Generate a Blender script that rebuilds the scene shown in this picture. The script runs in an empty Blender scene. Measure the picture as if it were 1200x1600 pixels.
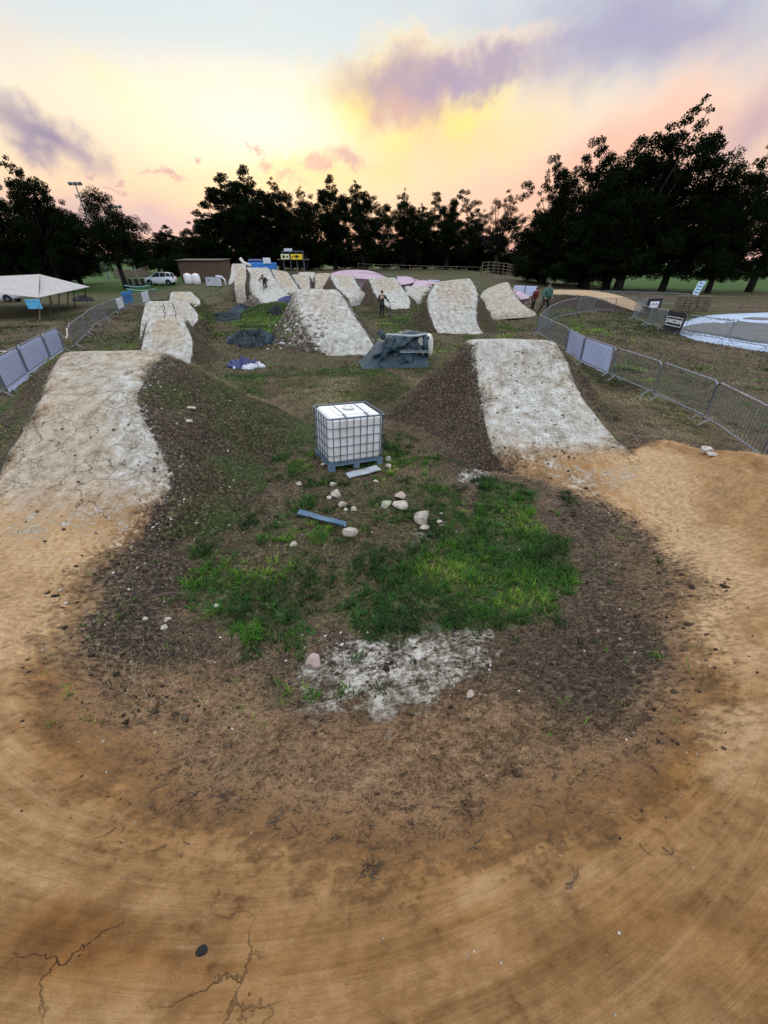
import bpy, math, random
import numpy as np
from mathutils import Vector, Matrix
R = math.radians
random.seed(7)
rng = np.random.default_rng(11)
scn = bpy.context.scene
COL = scn.collection

# ------------------------------------------------------------------ camera
CAMZ, PITCH, FPX = 3.55, R(34.0), 577.0
cam_d = bpy.data.cameras.new('camera')
cam_d.sensor_fit = 'VERTICAL'; cam_d.sensor_height = 36.0; cam_d.lens = FPX/1600*36
cam_d.clip_start = 0.05; cam_d.clip_end = 3000
cam = bpy.data.objects.new('camera', cam_d); COL.objects.link(cam)
cam.location = (0, 0, CAMZ); cam.rotation_euler = (R(90)-PITCH, 0, 0)
scn.camera = cam
CP, SP = math.cos(PITCH), math.sin(PITCH)

def ray(px, py):
    u = (800-py)/FPX; x = (px-600)/FPX
    return np.array([x, CP+u*SP, u*CP-SP])
def skydir(px, py):
    d = ray(px, py); d = d/np.linalg.norm(d)
    return math.atan2(d[0], d[1]), math.asin(d[2])      # azimuth (from +Y to +X), elevation

# ------------------------------------------------------------------ colour
def s2l(c):
    c = c/255
    return c/12.92 if c <= .04045 else ((c+.055)/1.055)**2.4
def C3(r, g, b): return (s2l(r), s2l(g), s2l(b), 1)

# ------------------------------------------------------------------ node helper
class NT:
    def __init__(s, tree): s.t = tree; s.n = tree.nodes; s.l = tree.links
    def new(s, typ, **kw):
        n = s.n.new(typ)
        for k, v in kw.items(): setattr(n, k, v)
        return n
    def put(s, sock, v):
        if isinstance(v, bpy.types.NodeSocket): s.l.new(v, sock)
        elif v is not None:
            try: sock.default_value = v
            except Exception: sock.default_value = (v, v, v)
    def m(s, op, a, b=None, c=None, clamp=False):
        n = s.new('ShaderNodeMath', operation=op); n.use_clamp = clamp
        s.put(n.inputs[0], a)
        if b is not None: s.put(n.inputs[1], b)
        if c is not None: s.put(n.inputs[2], c)
        return n.outputs[0]
    def vm(s, op, a, b=None):
        n = s.new('ShaderNodeVectorMath', operation=op)
        s.put(n.inputs[0], a)
        if b is not None: s.put(n.inputs[1], b)
        return n.outputs[0]
    def mix(s, f, a, b, blend='MIX'):
        n = s.new('ShaderNodeMix', data_type='RGBA', blend_type=blend); n.clamp_factor = True
        s.put(n.inputs[0], f); s.put(n.inputs[6], a); s.put(n.inputs[7], b)
        return n.outputs[2]
    def noise(s, vec, scale, detail=3, rough=.55, dist=0.0, col=False):
        n = s.new('ShaderNodeTexNoise'); s.put(n.inputs['Vector'], vec)
        n.inputs['Scale'].default_value = scale; n.inputs['Detail'].default_value = detail
        n.inputs['Roughness'].default_value = rough; n.inputs['Distortion'].default_value = dist
        return n.outputs['Color'] if col else n.outputs[0]
    def ramp(s, fac, stops, interp='LINEAR'):
        n = s.new('ShaderNodeValToRGB'); n.color_ramp.interpolation = interp
        e = n.color_ramp.elements
        while len(e) > 1: e.remove(e[-1])
        e[0].position = stops[0][0]; e[0].color = stops[0][1]
        for p, c in stops[1:]:
            k = e.new(p); k.color = c
        s.put(n.inputs[0], fac); return n.outputs[0]
    def rng(s, v, a, b, c=0.0, d=1.0, smooth=True):
        n = s.new('ShaderNodeMapRange'); n.interpolation_type = 'SMOOTHSTEP' if smooth else 'LINEAR'
        s.put(n.inputs[0], v)
        for i, q in enumerate((a, b, c, d)): s.put(n.inputs[i+1], q)
        return n.outputs[0]

# ------------------------------------------------------------------ sky
SUN_AZ, SUN_EL = R(-12), R(9)
world = bpy.data.worlds.new('World'); scn.world = world; world.use_nodes = True
w = NT(world.node_tree); w.n.clear()
tc = w.new('ShaderNodeTexCoord').outputs['Generated']
sx = w.new('ShaderNodeSeparateXYZ'); w.put(sx.inputs[0], tc)
X, Y, Z = sx.outputs
az = w.m('MULTIPLY', w.m('ARCTAN2', X, Y), 57.2958)
el = w.m('MULTIPLY', w.m('ARCSINE', Z), 57.2958)
# domain warp
wn = w.new('ShaderNodeSeparateColor'); w.put(wn.inputs[0], w.noise(tc, 5.0, 5, .6, col=True))
az1 = w.m('ADD', az, w.m('MULTIPLY', w.m('SUBTRACT', wn.outputs[0], .5), 16))
el1 = w.m('ADD', el, w.m('MULTIPLY', w.m('SUBTRACT', wn.outputs[1], .5), 9))
wn2 = w.new('ShaderNodeSeparateColor'); w.put(wn2.inputs[0], w.noise(tc, 18.0, 6, .62, col=True))
az2 = w.m('ADD', az, w.m('MULTIPLY', w.m('SUBTRACT', wn2.outputs[0], .5), 8))
el2 = w.m('ADD', el, w.m('MULTIPLY', w.m('SUBTRACT', wn2.outputs[1], .5), 5))
sky = w.new('ShaderNodeTexSky', sky_type='NISHITA'); sky.sun_disc = False
sky.sun_elevation = SUN_EL; sky.sun_rotation = SUN_AZ
sky.air_density = 1.2; sky.dust_density = 2.0
# clear gradient by elevation (high thin cloud lit by the low sun)
grad = w.ramp(w.m('DIVIDE', el, 90, clamp=True), [
    (0.0, C3(216, 170, 164)), (.022, C3(242, 186, 164)), (.05, C3(250, 204, 172)), (.09, C3(249, 220, 186)),
    (.14, C3(243, 231, 210)), (.19, C3(217, 222, 222)), (.25, C3(200, 212, 224)), (.40, (1.0, 1.12, 1.32, 1)), (.6, (1.36, 1.48, 1.68, 1)), (1.0, (1.42, 1.54, 1.74, 1))])
back = w.ramp(w.m('DIVIDE', el, 90, clamp=True), [
    (0.0, C3(130, 140, 165)), (.10, (.85, .92, 1.12, 1)), (.35, (1.36, 1.48, 1.68, 1)), (1.0, (1.42, 1.54, 1.74, 1))])
fwd = w.rng(Y, -.35, .45)
base = w.mix(fwd, back, grad)
def blob(paz, pel, raz, rel, rot=0.0, lo=1.0, hi=.35, src=0):
    A, E = ((az, el), (az1, el1), (az2, el2))[src]
    a = w.m('SUBTRACT', A, paz); e = w.m('SUBTRACT', E, pel)
    c, s_ = math.cos(R(rot)), math.sin(R(rot))
    u = w.m('DIVIDE', w.m('ADD', w.m('MULTIPLY', a, c), w.m('MULTIPLY', e, s_)), raz)
    v = w.m('DIVIDE', w.m('SUBTRACT', w.m('MULTIPLY', e, c), w.m('MULTIPLY', a, s_)), rel)
    d = w.m('SQRT', w.m('ADD', w.m('MULTIPLY', u, u), w.m('MULTIPLY', v, v)))
    f = w.rng(d, hi, lo, 1, 0)
    return w.m('MULTIPLY', f, fwd)
def pblob(px, py, rx, ry, rot=0.0, **k):
    a0, e0 = skydir(px, py); a1, _ = skydir(px+rx, py); _, e1 = skydir(px, py-ry)
    return blob(math.degrees(a0), math.degrees(e0), abs(math.degrees(a1-a0)), abs(math.degrees(e1-e0)), rot, **k)
cur = base
def lay(mask, col, amt=1.0):
    global cur
    cur = w.mix(w.m('MULTIPLY', mask, amt), cur, col)
lay(pblob(230, 345, 300, 55, 0, hi=0, lo=1.3, src=1), C3(196, 172, 186), .75)       # lavender low left
lay(pblob(300, 190, 330, 110, 0, hi=0, lo=1.1, src=1), C3(254, 232, 190), .75)
lay(pblob(190, 160, 130, 60, -15, hi=0, lo=1.1, src=1), C3(255, 234, 176), .7)      # pale yellow left
lay(pblob(390, 190, 300, 120, 0, hi=0, lo=1.1), C3(254, 248, 226), .9)
lay(pblob(420, 40, 520, 80, 0, hi=0, lo=1.1), C3(208, 222, 226), .7)
lay(pblob(960, 250, 420, 120, 8, hi=0, lo=1.2, src=1), C3(246, 184, 164), .8)       # pink right
lay(pblob(1010, 60, 400, 125, -6, hi=.1, lo=1.15, src=1), C3(164, 160, 190), .85)   # lavender sheet, upper right
lay(pblob(1180, 200, 160, 90, 20, hi=.0, lo=1.15, src=1), C3(176, 152, 176), .65)
lay(pblob(700, 210, 230, 85, 10, hi=.1, lo=1.15, src=1), C3(254, 216, 150), .85)     # warm glow
lay(pblob(700, 170, 160, 45, 18, hi=.1, lo=1.1, src=1), C3(255, 234, 158), .8)
lay(pblob(560, 170, 75, 85, 0, hi=.0, lo=1.2, src=1), C3(255, 228, 128), .9)
lay(pblob(700, 185, 110, 34, 16, hi=.0, lo=1.2, src=1), C3(255, 230, 138), .75)
lay(pblob(500, 270, 130, 35, 0, hi=.0, lo=1.2, src=2), C3(255, 222, 130), .6)
lay(pblob(640, 92, 120, 70, 0, hi=.35, lo=1.1, src=2), C3(254, 230, 178), .7)       # bright rim
lay(pblob(790, 80, 110, 36, 8, hi=.3, lo=1.1, src=2), C3(250, 226, 198), .7)
lay(pblob(640, 128, 140, 72, 0, hi=.2, lo=1.15, src=2), C3(178, 156, 172), .92)      # violet cloud body
lay(pblob(750, 118, 175, 48, 8, hi=.15, lo=1.15, src=2), C3(172, 156, 182), .88)
lay(pblob(630, 178, 90, 50, 0, hi=.1, lo=1.1, src=2), C3(206, 164, 160), .75)
lay(pblob(40, 195, 130, 46, -32, hi=.0, lo=1.15, src=1), C3(150, 138, 166), .98)     # grey streak left
for px, py, rx, ry in ((262, 270, 38, 9), (155, 286, 16, 5), (190, 305, 30, 5), (298, 241, 14, 6), (400, 240, 22, 8),
                       (418, 258, 28, 9), (500, 262, 22, 14), (548, 258, 42, 18), (455, 280, 24, 8), (214, 296, 10, 4)):
    lay(pblob(px, py, rx, ry, 0, hi=.1, lo=1.15, src=2), C3(198, 156, 162), .8)
gl = pblob(450, 300, 170, 60, 0, hi=.0, lo=1.2); lay(gl, C3(255, 210, 150), .35)
mott = w.noise(tc, 9.0, 6, .6)
cur = w.mix(w.m('MULTIPLY', w.rng(mott, .45, .75), .22), cur, C3(240, 205, 190))
below = w.rng(Z, -.02, 0.0)
cur = w.mix(below, C3(60, 52, 40), cur)
SKYB = 1.0
bg = w.new('ShaderNodeBackground'); w.put(bg.inputs[0], cur); bg.inputs[1].default_value = SKYB
bg2 = w.new('ShaderNodeBackground'); w.put(bg2.inputs[0], w.mix(1.0, sky.outputs[0], (.07,.07,.07,1), 'MULTIPLY')); bg2.inputs[1].default_value = 0.05
ad = w.new('ShaderNodeAddShader'); w.l.new(bg.outputs[0], ad.inputs[0]); w.l.new(bg2.outputs[0], ad.inputs[1])
w.l.new(ad.outputs[0], w.new('ShaderNodeOutputWorld').inputs[0])

sun_d = bpy.data.lights.new('sun', 'SUN'); sun_d.energy = 0.5; sun_d.angle = R(12); sun_d.color = (1, .74, .48)
sun = bpy.data.objects.new('sun', sun_d); COL.objects.link(sun)
v = Vector((math.sin(SUN_AZ)*math.cos(SUN_EL), math.cos(SUN_AZ)*math.cos(SUN_EL), math.sin(SUN_EL)))
sun.rotation_euler = v.to_track_quat('Z', 'Y').to_euler()
scn.view_settings.view_transform = 'Standard'; scn.view_settings.look = 'None'
scn.view_settings.exposure = 0.12; scn.view_settings.gamma = 1.0

# ------------------------------------------------------------------ numpy noise
_P = np.random.default_rng(3).random((64, 64, 64)).astype(np.float32)
def vnoise(x, y, z=0.0):
    x = np.asarray(x, float); y = np.asarray(y, float); z = np.asarray(z, float)+0*x
    xi = np.floor(x).astype(int); yi = np.floor(y).astype(int); zi = np.floor(z).astype(int)
    fx, fy, fz = x-xi, y-yi, z-zi
    fx = fx*fx*(3-2*fx); fy = fy*fy*(3-2*fy); fz = fz*fz*(3-2*fz)
    g = lambda a, b, c: _P[(xi+a) & 63, (yi+b) & 63, (zi+c) & 63]
    x00 = g(0,0,0)*(1-fx)+g(1,0,0)*fx; x10 = g(0,1,0)*(1-fx)+g(1,1,0)*fx
    x01 = g(0,0,1)*(1-fx)+g(1,0,1)*fx; x11 = g(0,1,1)*(1-fx)+g(1,1,1)*fx
    a = x00*(1-fy)+x10*fy; b = x01*(1-fy)+x11*fy
    return a*(1-fz)+b*fz
def fbm(x, y, z=0.0, o=4, r=.5):
    t = 0; a = 1; s = 0; f = 1.0
    for i in range(o):
        t = t+a*(vnoise(x*f+17.3*i, y*f+5.1*i, np.asarray(z)*f+3.7*i)-.5); s += a; a *= r; f *= 2.03
    return t/s*2
def sstep(a, b, x):
    t = np.clip((np.asarray(x, float)-a)/(b-a), 0, 1); return t*t*(3-2*t)

# ------------------------------------------------------------------ ground height
SPX, SPY = -0.7, 4.3                       # the berm curves round this line
def bowl(x, y):
    dx = x-SPX; dy = np.minimum(y-SPY, 0)
    d = np.hypot(dx, dy)
    g1 = np.interp(d, [0, 1.2, 2, 3, 3.6, 4.35, 5, 5.8, 6.6, 8, 9.5], [0, .05, .3, .78, 1.12, 1.66, 2.15, 2.4, 2.3, 1.0, 0])
    gr = np.interp(d, [0, 2.4, 3.4, 4.3, 4.9, 5.5, 6.15, 6.5, 7.3, 8.2], [0, .02, .16, .24, .34, .76, 1.28, 1.22, .3, 0])
    gr = gr*(1-.42*sstep(4.6, 6.6, y))
    gl = np.interp(d, [0, 2.0, 2.8, 3.6, 4.4, 5.4, 6.3, 7.2, 8.5], [0, .02, .22, .42, .55, .66, .55, .15, 0])
    side = sstep(-1.5, 1.5, dx)
    gs = gr*side+gl*(1-side)
    wt = 1-sstep(.2, 4.6, y)
    end = np.where(x > 0, 1-sstep(6.3, 9.0, y), 1-sstep(5.0, 9.0, y))
    return g1*wt+gs*(1-wt)*end
def gh(x, y):
    x = np.asarray(x, float); y = np.asarray(y, float)
    z = bowl(x, y)
    # smooth berm surface has no lumps; the island and field do
    d = np.hypot(x-SPX, np.minimum(y-SPY, 0))
    rough = np.where(y < 8, np.clip(1-sstep(2.8, 3.8, d)*(1-sstep(6, 8, d)), .12, 1), 1)
    z = z+fbm(x*.55, y*.55, 0, 3)*.10*rough+fbm(x*2.6, y*2.6, 1.5, 4, .6)*.045*rough
    far = sstep(12, 40, np.hypot(x, y))
    z = z+fbm(x*.12, y*.12, 4.0, 3)*.22*sstep(9, 20, y)*(1-.6*far)
    # the land rises towards the trees
    wx = sstep(-75, -25, x)*(1-.82*sstep(14, 38, x))
    z = z+2.3*sstep(46, 96, y)*np.maximum(wx, .12)
    z = z+sstep(120, 420, y)*(4+5*sstep(-40, -160, x))
    z = z+.95*np.exp(-((x-12.2)/1.5)**2-((y-29.0)/1.5)**2)
    z = z+1.7*np.exp(-((x+16.2)/2.3)**2-((y-46.5)/3.6)**2)
    # mound between the two left-hand lanes
    z = z+1.0*np.exp(-((x+8.5)/2.6)**2-((y-33)/2.0)**2)
    return z
def G(x, y): return float(gh(x, y))
def at(px, py, Yw=None):
    """world point seen at a photo pixel: on the ground, or at forward distance Yw"""
    d = ray(px, py)
    if Yw is not None:
        return np.array([0, 0, CAMZ])+d*(Yw/d[1])
    ts = np.concatenate([np.arange(.5, 30, .04), np.geomspace(30, 700, 1500)])
    P = np.array([0, 0, CAMZ])[None]+ts[:, None]*d[None]
    h = gh(P[:, 0], P[:, 1]); k = np.argmax(P[:, 2] < h)
    if not (P[:, 2] < h).any(): k = len(ts)-1
    p = P[k]; return np.array([p[0], p[1], float(h[k])])
def proj(p):
    x, y, z = p[0], p[1], p[2]-CAMZ
    zc = y*CP-z*SP; up = y*SP+z*CP
    return 600+FPX*x/zc, 800-FPX*up/zc

# ------------------------------------------------------------------ object helpers
def mesh_obj(name, V, F, mat=None, parent=None, smooth=False, attrs=None):
    me = bpy.data.meshes.new(name)
    V = np.asarray(V, dtype=np.float32).reshape(-1, 3)
    if isinstance(F, np.ndarray):
        n, k = F.shape
        me.vertices.add(len(V)); me.vertices.foreach_set('co', V.ravel())
        me.loops.add(n*k); me.loops.foreach_set('vertex_index', F.astype(np.int32).ravel())
        me.polygons.add(n); me.polygons.foreach_set('loop_start', np.arange(0, n*k, k, dtype=np.int32))
        me.polygons.foreach_set('loop_total', np.full(n, k, dtype=np.int32))
        me.update(calc_edges=True)
    else:
        me.from_pydata([tuple(map(float, v)) for v in V], [], F)
    if smooth: me.polygons.foreach_set('use_smooth', [True]*len(me.polygons))
    if attrs:
        for k_, a in attrs.items():
            a = np.asarray(a, dtype=np.float32)
            if a.ndim == 1:
                at_ = me.attributes.new(k_, 'FLOAT', 'POINT'); at_.data.foreach_set('value', a)
            else:
                at_ = me.attributes.new(k_, 'FLOAT_COLOR', 'POINT')
                q = np.ones((len(a), 4), np.float32); q[:, :a.shape[1]] = a; at_.data.foreach_set('color', q.ravel())
    me.update(); me.validate(clean_customdata=False)
    o = bpy.data.objects.new(name, me); COL.objects.link(o)
    if mat: me.materials.append(mat)
    if parent is not None: o.parent = parent
    return o
def empty(name, loc, rz=0.0):
    o = bpy.data.objects.new(name, None); COL.objects.link(o); o.empty_display_size = .2
    o.location = [float(q) for q in loc]; o.rotation_euler = (0, 0, rz); return o
def tag(o, label=None, cat=None, group=None, kind=None):
    if label: o['label'] = label
    if cat: o['category'] = cat
    if group: o['group'] = group
    if kind: o['kind'] = kind
    return o
def copy_tree(o, parent=None):
    c = o.copy(); COL.objects.link(c)
    if parent is not None: c.parent = parent
    for ch in list(o.children): copy_tree(ch, c)
    return c

class MB:
    def __init__(s): s.V = []; s.F = []
    def add(s, V, F):
        b = len(s.V); s.V += [tuple(map(float, v)) for v in V]; s.F += [tuple(i+b for i in f) for f in F]; return s
    def box(s, c, d, M=None, bev=0.0):
        hx, hy, hz = d[0]/2, d[1]/2, d[2]/2
        if bev <= 0:
            V = [(x, y, z) for x in (-hx, hx) for y in (-hy, hy) for z in (-hz, hz)]
            F = [(0,1,3,2),(4,6,7,5),(0,4,5,1),(2,3,7,6),(0,2,6,4),(1,5,7,3)]
        else:
            V = []; F = []; idx = {}
            def vid(p):
                k = tuple(round(q, 6) for q in p)
                if k not in idx: idx[k] = len(V); V.append(p)
                return idx[k]
            b = bev
            for ax in range(3):
                h = [hx, hy, hz]
                for sg in (-1, 1):
                    o = [i for i in range(3) if i != ax]
                    q = []
                    for a_, b_ in ((-1,-1),(1,-1),(1,1),(-1,1)):
                        p = [0,0,0]; p[ax] = sg*h[ax]; p[o[0]] = a_*(h[o[0]]-b); p[o[1]] = b_*(h[o[1]]-b); q.append(vid(tuple(p)))
                    F.append(tuple(q))
            h = [hx, hy, hz]
            for ax in range(3):
                o = [i for i in range(3) if i != ax]
                for sa in (-1, 1):
                    for sb in (-1, 1):
                        q = []
                        for e, w_ in ((-1, 0), (1, 0), (1, 1), (-1, 1)):
                            p = [0,0,0]; p[ax] = e*(h[ax]-b)
                            if w_ == 0: p[o[0]] = sa*h[o[0]]; p[o[1]] = sb*(h[o[1]]-b)
                            else: p[o[0]] = sa*(h[o[0]]-b); p[o[1]] = sb*h[o[1]]
                            q.append(vid(tuple(p)))
                        F.append(tuple(q))
            for sx_ in (-1,1):
                for sy_ in (-1,1):
                    for sz_ in (-1,1):
                        F.append((vid((sx_*hx, sy_*(hy-b), sz_*(hz-b))), vid((sx_*(hx-b), sy_*hy, sz_*(hz-b))), vid((sx_*(hx-b), sy_*(hy-b), sz_*hz))))
        V = [Vector(v) for v in V]
        if M is not None: V = [M @ v for v in V]
        V = [(v[0]+c[0], v[1]+c[1], v[2]+c[2]) for v in V]
        return s.add(V, F)
    def tube(s, pts, r, n=8, cap=True, closed=False):
        P = [Vector(p) for p in pts]; N = len(P)
        rs = r if isinstance(r, (list, tuple)) else [r]*N
        V = []; F = []; prev = None
        for i, p in enumerate(P):
            if closed: t = (P[(i+1) % N]-P[i-1])
            else: t = (P[min(i+1, N-1)]-P[max(i-1, 0)])
            t = t.normalized() if t.length > 0 else Vector((0,0,1))
            if prev is None:
                a = Vector((0,0,1)) if abs(t.z) < .9 else Vector((1,0,0)); u = t.cross(a).normalized()
            else:
                u = (prev-t*prev.dot(t)); u = u.normalized() if u.length > 1e-6 else t.orthogonal().normalized()
            prev = u; v_ = t.cross(u)
            for k in range(n):
                a = 2*math.pi*k/n; q = p+(u*math.cos(a)+v_*math.sin(a))*rs[i]; V.append(q)
        M_ = N if closed else N-1
        for i in range(M_):
            j = (i+1) % N
            for k in range(n):
                F.append((i*n+k, i*n+(k+1) % n, j*n+(k+1) % n, j*n+k))
        if cap and not closed:
            F.append(tuple(range(n-1, -1, -1))); F.append(tuple(range((N-1)*n, N*n)))
        return s.add(V, F)
    def lathe(s, prof, c=(0,0,0), n=16, axis='z'):
        V = []; F = []
        for r_, z_ in prof:
            for k in range(n):
                a = 2*math.pi*k/n; p = (r_*math.cos(a), r_*math.sin(a), z_)
                if axis == 'y': p = (p[0], p[2], p[1])
                if axis == 'x': p = (p[2], p[0], p[1])
                V.append((p[0]+c[0], p[1]+c[1], p[2]+c[2]))
        for i in range(len(prof)-1):
            for k in range(n): F.append((i*n+k, i*n+(k+1) % n, (i+1)*n+(k+1) % n, (i+1)*n+k))
        F.append(tuple(range(n-1, -1, -1))); F.append(tuple(range((len(prof)-1)*n, len(prof)*n)))
        return s.add(V, F)
    def build(s, name, mat, parent=None, smooth=False):
        return mesh_obj(name, s.V, s.F, mat, parent, smooth)

def simple_mat(name, col, rough=.6, metal=0.0, nscale=8.0, namt=.15, bump=.0, bscale=40, spec=.4, col2=None, trans=0.0):
    m = bpy.data.materials.new(name); m.use_nodes = True; t = NT(m.node_tree); t.n.clear()
    o = t.new('ShaderNodeOutputMaterial'); p = t.new('ShaderNodeBsdfPrincipled')
    tcn = t.new('ShaderNodeTexCoord').outputs['Object']
    nz = t.noise(tcn, nscale, 5, .6)
    c = tuple(col[:3])+(1,); d = col2+(1,) if col2 else tuple(max(0, q*(1-namt*2.2)) for q in col[:3])+(1,)
    cc = t.mix(t.rng(nz, .35, .7), c, d)
    t.put(p.inputs['Base Color'], cc); p.inputs['Metallic'].default_value = metal
    t.put(p.inputs['Roughness'], t.rng(nz, .2, .8, max(.05, rough-.12), min(1, rough+.12)))
    p.inputs['Specular IOR Level'].default_value = spec
    if bump > 0:
        b = t.new('ShaderNodeBump'); b.inputs['Strength'].default_value = 1; b.inputs['Distance'].default_value = bump
        t.put(b.inputs['Height'], t.noise(tcn, bscale, 4, .6)); t.l.new(b.outputs[0], p.inputs['Normal'])
    if trans > 0:
        tr = t.new('ShaderNodeBsdfTranslucent'); t.put(tr.inputs[0], cc)
        mx = t.new('ShaderNodeMixShader'); mx.inputs[0].default_value = trans
        t.l.new(p.outputs[0], mx.inputs[1]); t.l.new(tr.outputs[0], mx.inputs[2]); t.l.new(mx.outputs[0], o.inputs[0])
    else: t.l.new(p.outputs[0], o.inputs[0])
    return m
# ------------------------------------------------------------------ masks on the ground (world space)
def poly_world(pts):
    return np.array([at(px, py)[:2] for px, py in pts])
def poly_mask(x, y, P, soft, warp=.22):
    """1 inside polygon P, 0 outside, soft edge of width 'soft' metres"""
    x = x+fbm(x*1.4, y*1.4, 11, 4, .6)*warp*1.6; y = y+fbm(x*1.4, y*1.4, 23, 4, .6)*warp*1.6
    x0, y0 = P.min(0)-2*soft-.1; x1, y1 = P.max(0)+2*soft+.1
    out = np.zeros_like(x, dtype=float)
    sel = (x > x0) & (x < x1) & (y > y0) & (y < y1)
    if not sel.any(): return out
    xs, ys = x[sel], y[sel]; n = len(P); ins = np.zeros(len(xs), bool); dmin = np.full(len(xs), 1e9)
    for i in range(n):
        ax, ay = P[i]; bx, by = P[(i+1) % n]
        c = ((ay > ys) != (by > ys)); 
        with np.errstate(divide='ignore', invalid='ignore'):
            xi = (bx-ax)*(ys-ay)/(by-ay+1e-12)+ax
        ins ^= c & (xs < xi)
        ex, ey = bx-ax, by-ay; t = np.clip(((xs-ax)*ex+(ys-ay)*ey)/(ex*ex+ey*ey+1e-12), 0, 1)
        dmin = np.minimum(dmin, np.hypot(xs-ax-t*ex, ys-ay-t*ey))
    sd = np.where(ins, -dmin, dmin)
    out[sel] = 1-sstep(-soft, soft, sd)
    return out
Z_ = {}
def zone(k, *polys): Z_[k] = [(poly_world(p), s, a) for p, s, a in polys]
ISL = [(275,805),(200,850),(140,900),(105,1000),(130,1100),(210,1190),(320,1265),(450,1305),(600,1318),(780,1290),(900,1245),(1010,1170),(1050,1080),(1085,980),(1085,900),(1020,830),(930,780),(850,750),(780,735)]
isl = poly_world(ISL)
isl = np.vstack([isl, [[1.8, 7.5], [2.0, 10], [2.2, 30], [-4, 30], [-4.2, 10], [-3.6, 6.5]]])
zone('green',
     ([(760,745),(820,760),(850,810),(880,870),(900,915),(860,970),(790,985),(700,965),(690,900),(705,850),(730,800)], .12, .95),
     ([(270,895),(330,880),(420,900),(470,935),(490,990),(450,1015),(385,1010),(330,975),(285,940)], .12, .8),
     ([(530,930),(610,905),(680,900),(760,940),(740,985),(640,1005),(560,1005),(520,970)], .12, .9),
     ([(330,800),(500,740),(700,740),(770,860),(750,980),(520,990),(380,930),(280,890)], .3, .62),
     ([(300,590),(420,590),(430,640),(520,640),(640,680),(720,740),(440,760),(330,720)], .4, .55),
     ([(420,590),(560,560),(660,600),(640,640),(460,640)], .6, .6),
     ([(330,600),(420,605),(400,640),(340,650)], .3, .7),
     ([(340,520),(440,545),(560,575),(560,620),(430,610),(330,580)], 1.0, .42),
     ([(350,500),(460,470),(470,500),(360,530)], 1.2, .8),
     ([(560,490),(700,500),(700,520),(600,530)], 1.5, .65),
     ([(330,590),(425,585),(415,625),(350,640)], .5, .9),
     ([(370,520),(450,500),(470,530),(400,545)], .8, .8), ([(270,500),(330,520),(340,500),(300,480)], .8, .8),
     ([(1010,640),(900,590),(930,580),(1060,620),(1150,700),(1100,700)], .5, .5),
     ([(900,480),(1050,490),(1200,560),(1200,640),(1000,580),(880,520)], 1.5, .35),
     ([(760,500),(835,500),(835,520),(760,520)], 1.0, .55),
     ([(0,630),(60,600),(40,680),(0,760)], .3, .55))
zone('chalk',
     ([(455,1020),(540,995),(610,1000),(690,975),(780,985),(765,1040),(715,1085),(600,1105),(510,1098),(470,1055)], .18, .60),
     ([(720,735),(780,738),(760,760),(720,755)], .08, .5),
     ([(640,810),(700,810),(700,845),(640,845)], .08, .4),
     ([(0,640),(280,720),(290,800),(200,850),(0,850)], .3, .42),
     ([(820,730),(1000,720),(1010,760),(900,770)], .2, .4))
zone('dark',
     ([(860,770),(980,800),(1060,860),(1085,960),(1030,1060),(930,1110),(820,1120),(780,1010),(900,930),(890,850)], .35, .58),
     ([(280,760),(300,850),(260,960),(330,1040),(180,1060),(130,980),(150,900),(250,810)], .25, .75),
     ([(650,560),(745,560),(770,700),(800,740),(700,740),(650,640)], .4, .7),
     ([(230,560),(330,600),(420,700),(380,800),(290,800),(260,650)], .4, .6))
zone('orange',
     ([(90,1030),(330,1060),(480,1095),(620,1095),(780,1090),(880,1130),(1060,1080),(1120,1240),(900,1330),(600,1400),(300,1340),(80,1200)], .3, .9),
     ([(-200,1330),(300,1400),(600,1440),(900,1400),(1400,1250),(1400,1700),(-200,1700)], .25, .56),
     ([(0,1400),(160,1330),(330,1480),(420,1600),(0,1600)], .15, .95),
     ([(800,1600),(900,1480),(1100,1350),(1200,1250),(1200,1600)], .2, .7),
     ([(1060,712),(1250,755),(1250,900),(1140,830),(1080,770)], .2, .62),
     ([(960,830),(1060,900),(1060,990),(980,960)], .25, .4))
zone('pale',
     ([(1020,1150),(1090,1110),(1200,1120),(1200,1240),(1120,1230)], .08, .75),
     ([(950,1235),(1000,1225),(990,1260),(940,1260)], .04, .6),
     ([(940,730),(1000,695),(1250,760),(1250,1080),(1150,1090),(1110,960),(1040,830)], .22, .85),
     ([(-100,780),(220,850),(120,930),(70,1080),(60,1180),(-100,1200)], .3, .62))
zone('crack', ([(0,1380),(200,1350),(430,1520),(480,1600),(0,1600)], .25, 1.0), ([(40,650),(220,650),(240,800),(0,850)], .4, .75))
def zval(k, x, y):
    o = np.zeros_like(x, dtype=float)
    for P, s, a in Z_[k]: o = np.maximum(o, poly_mask(x, y, P, s)*a)
    return o
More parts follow.
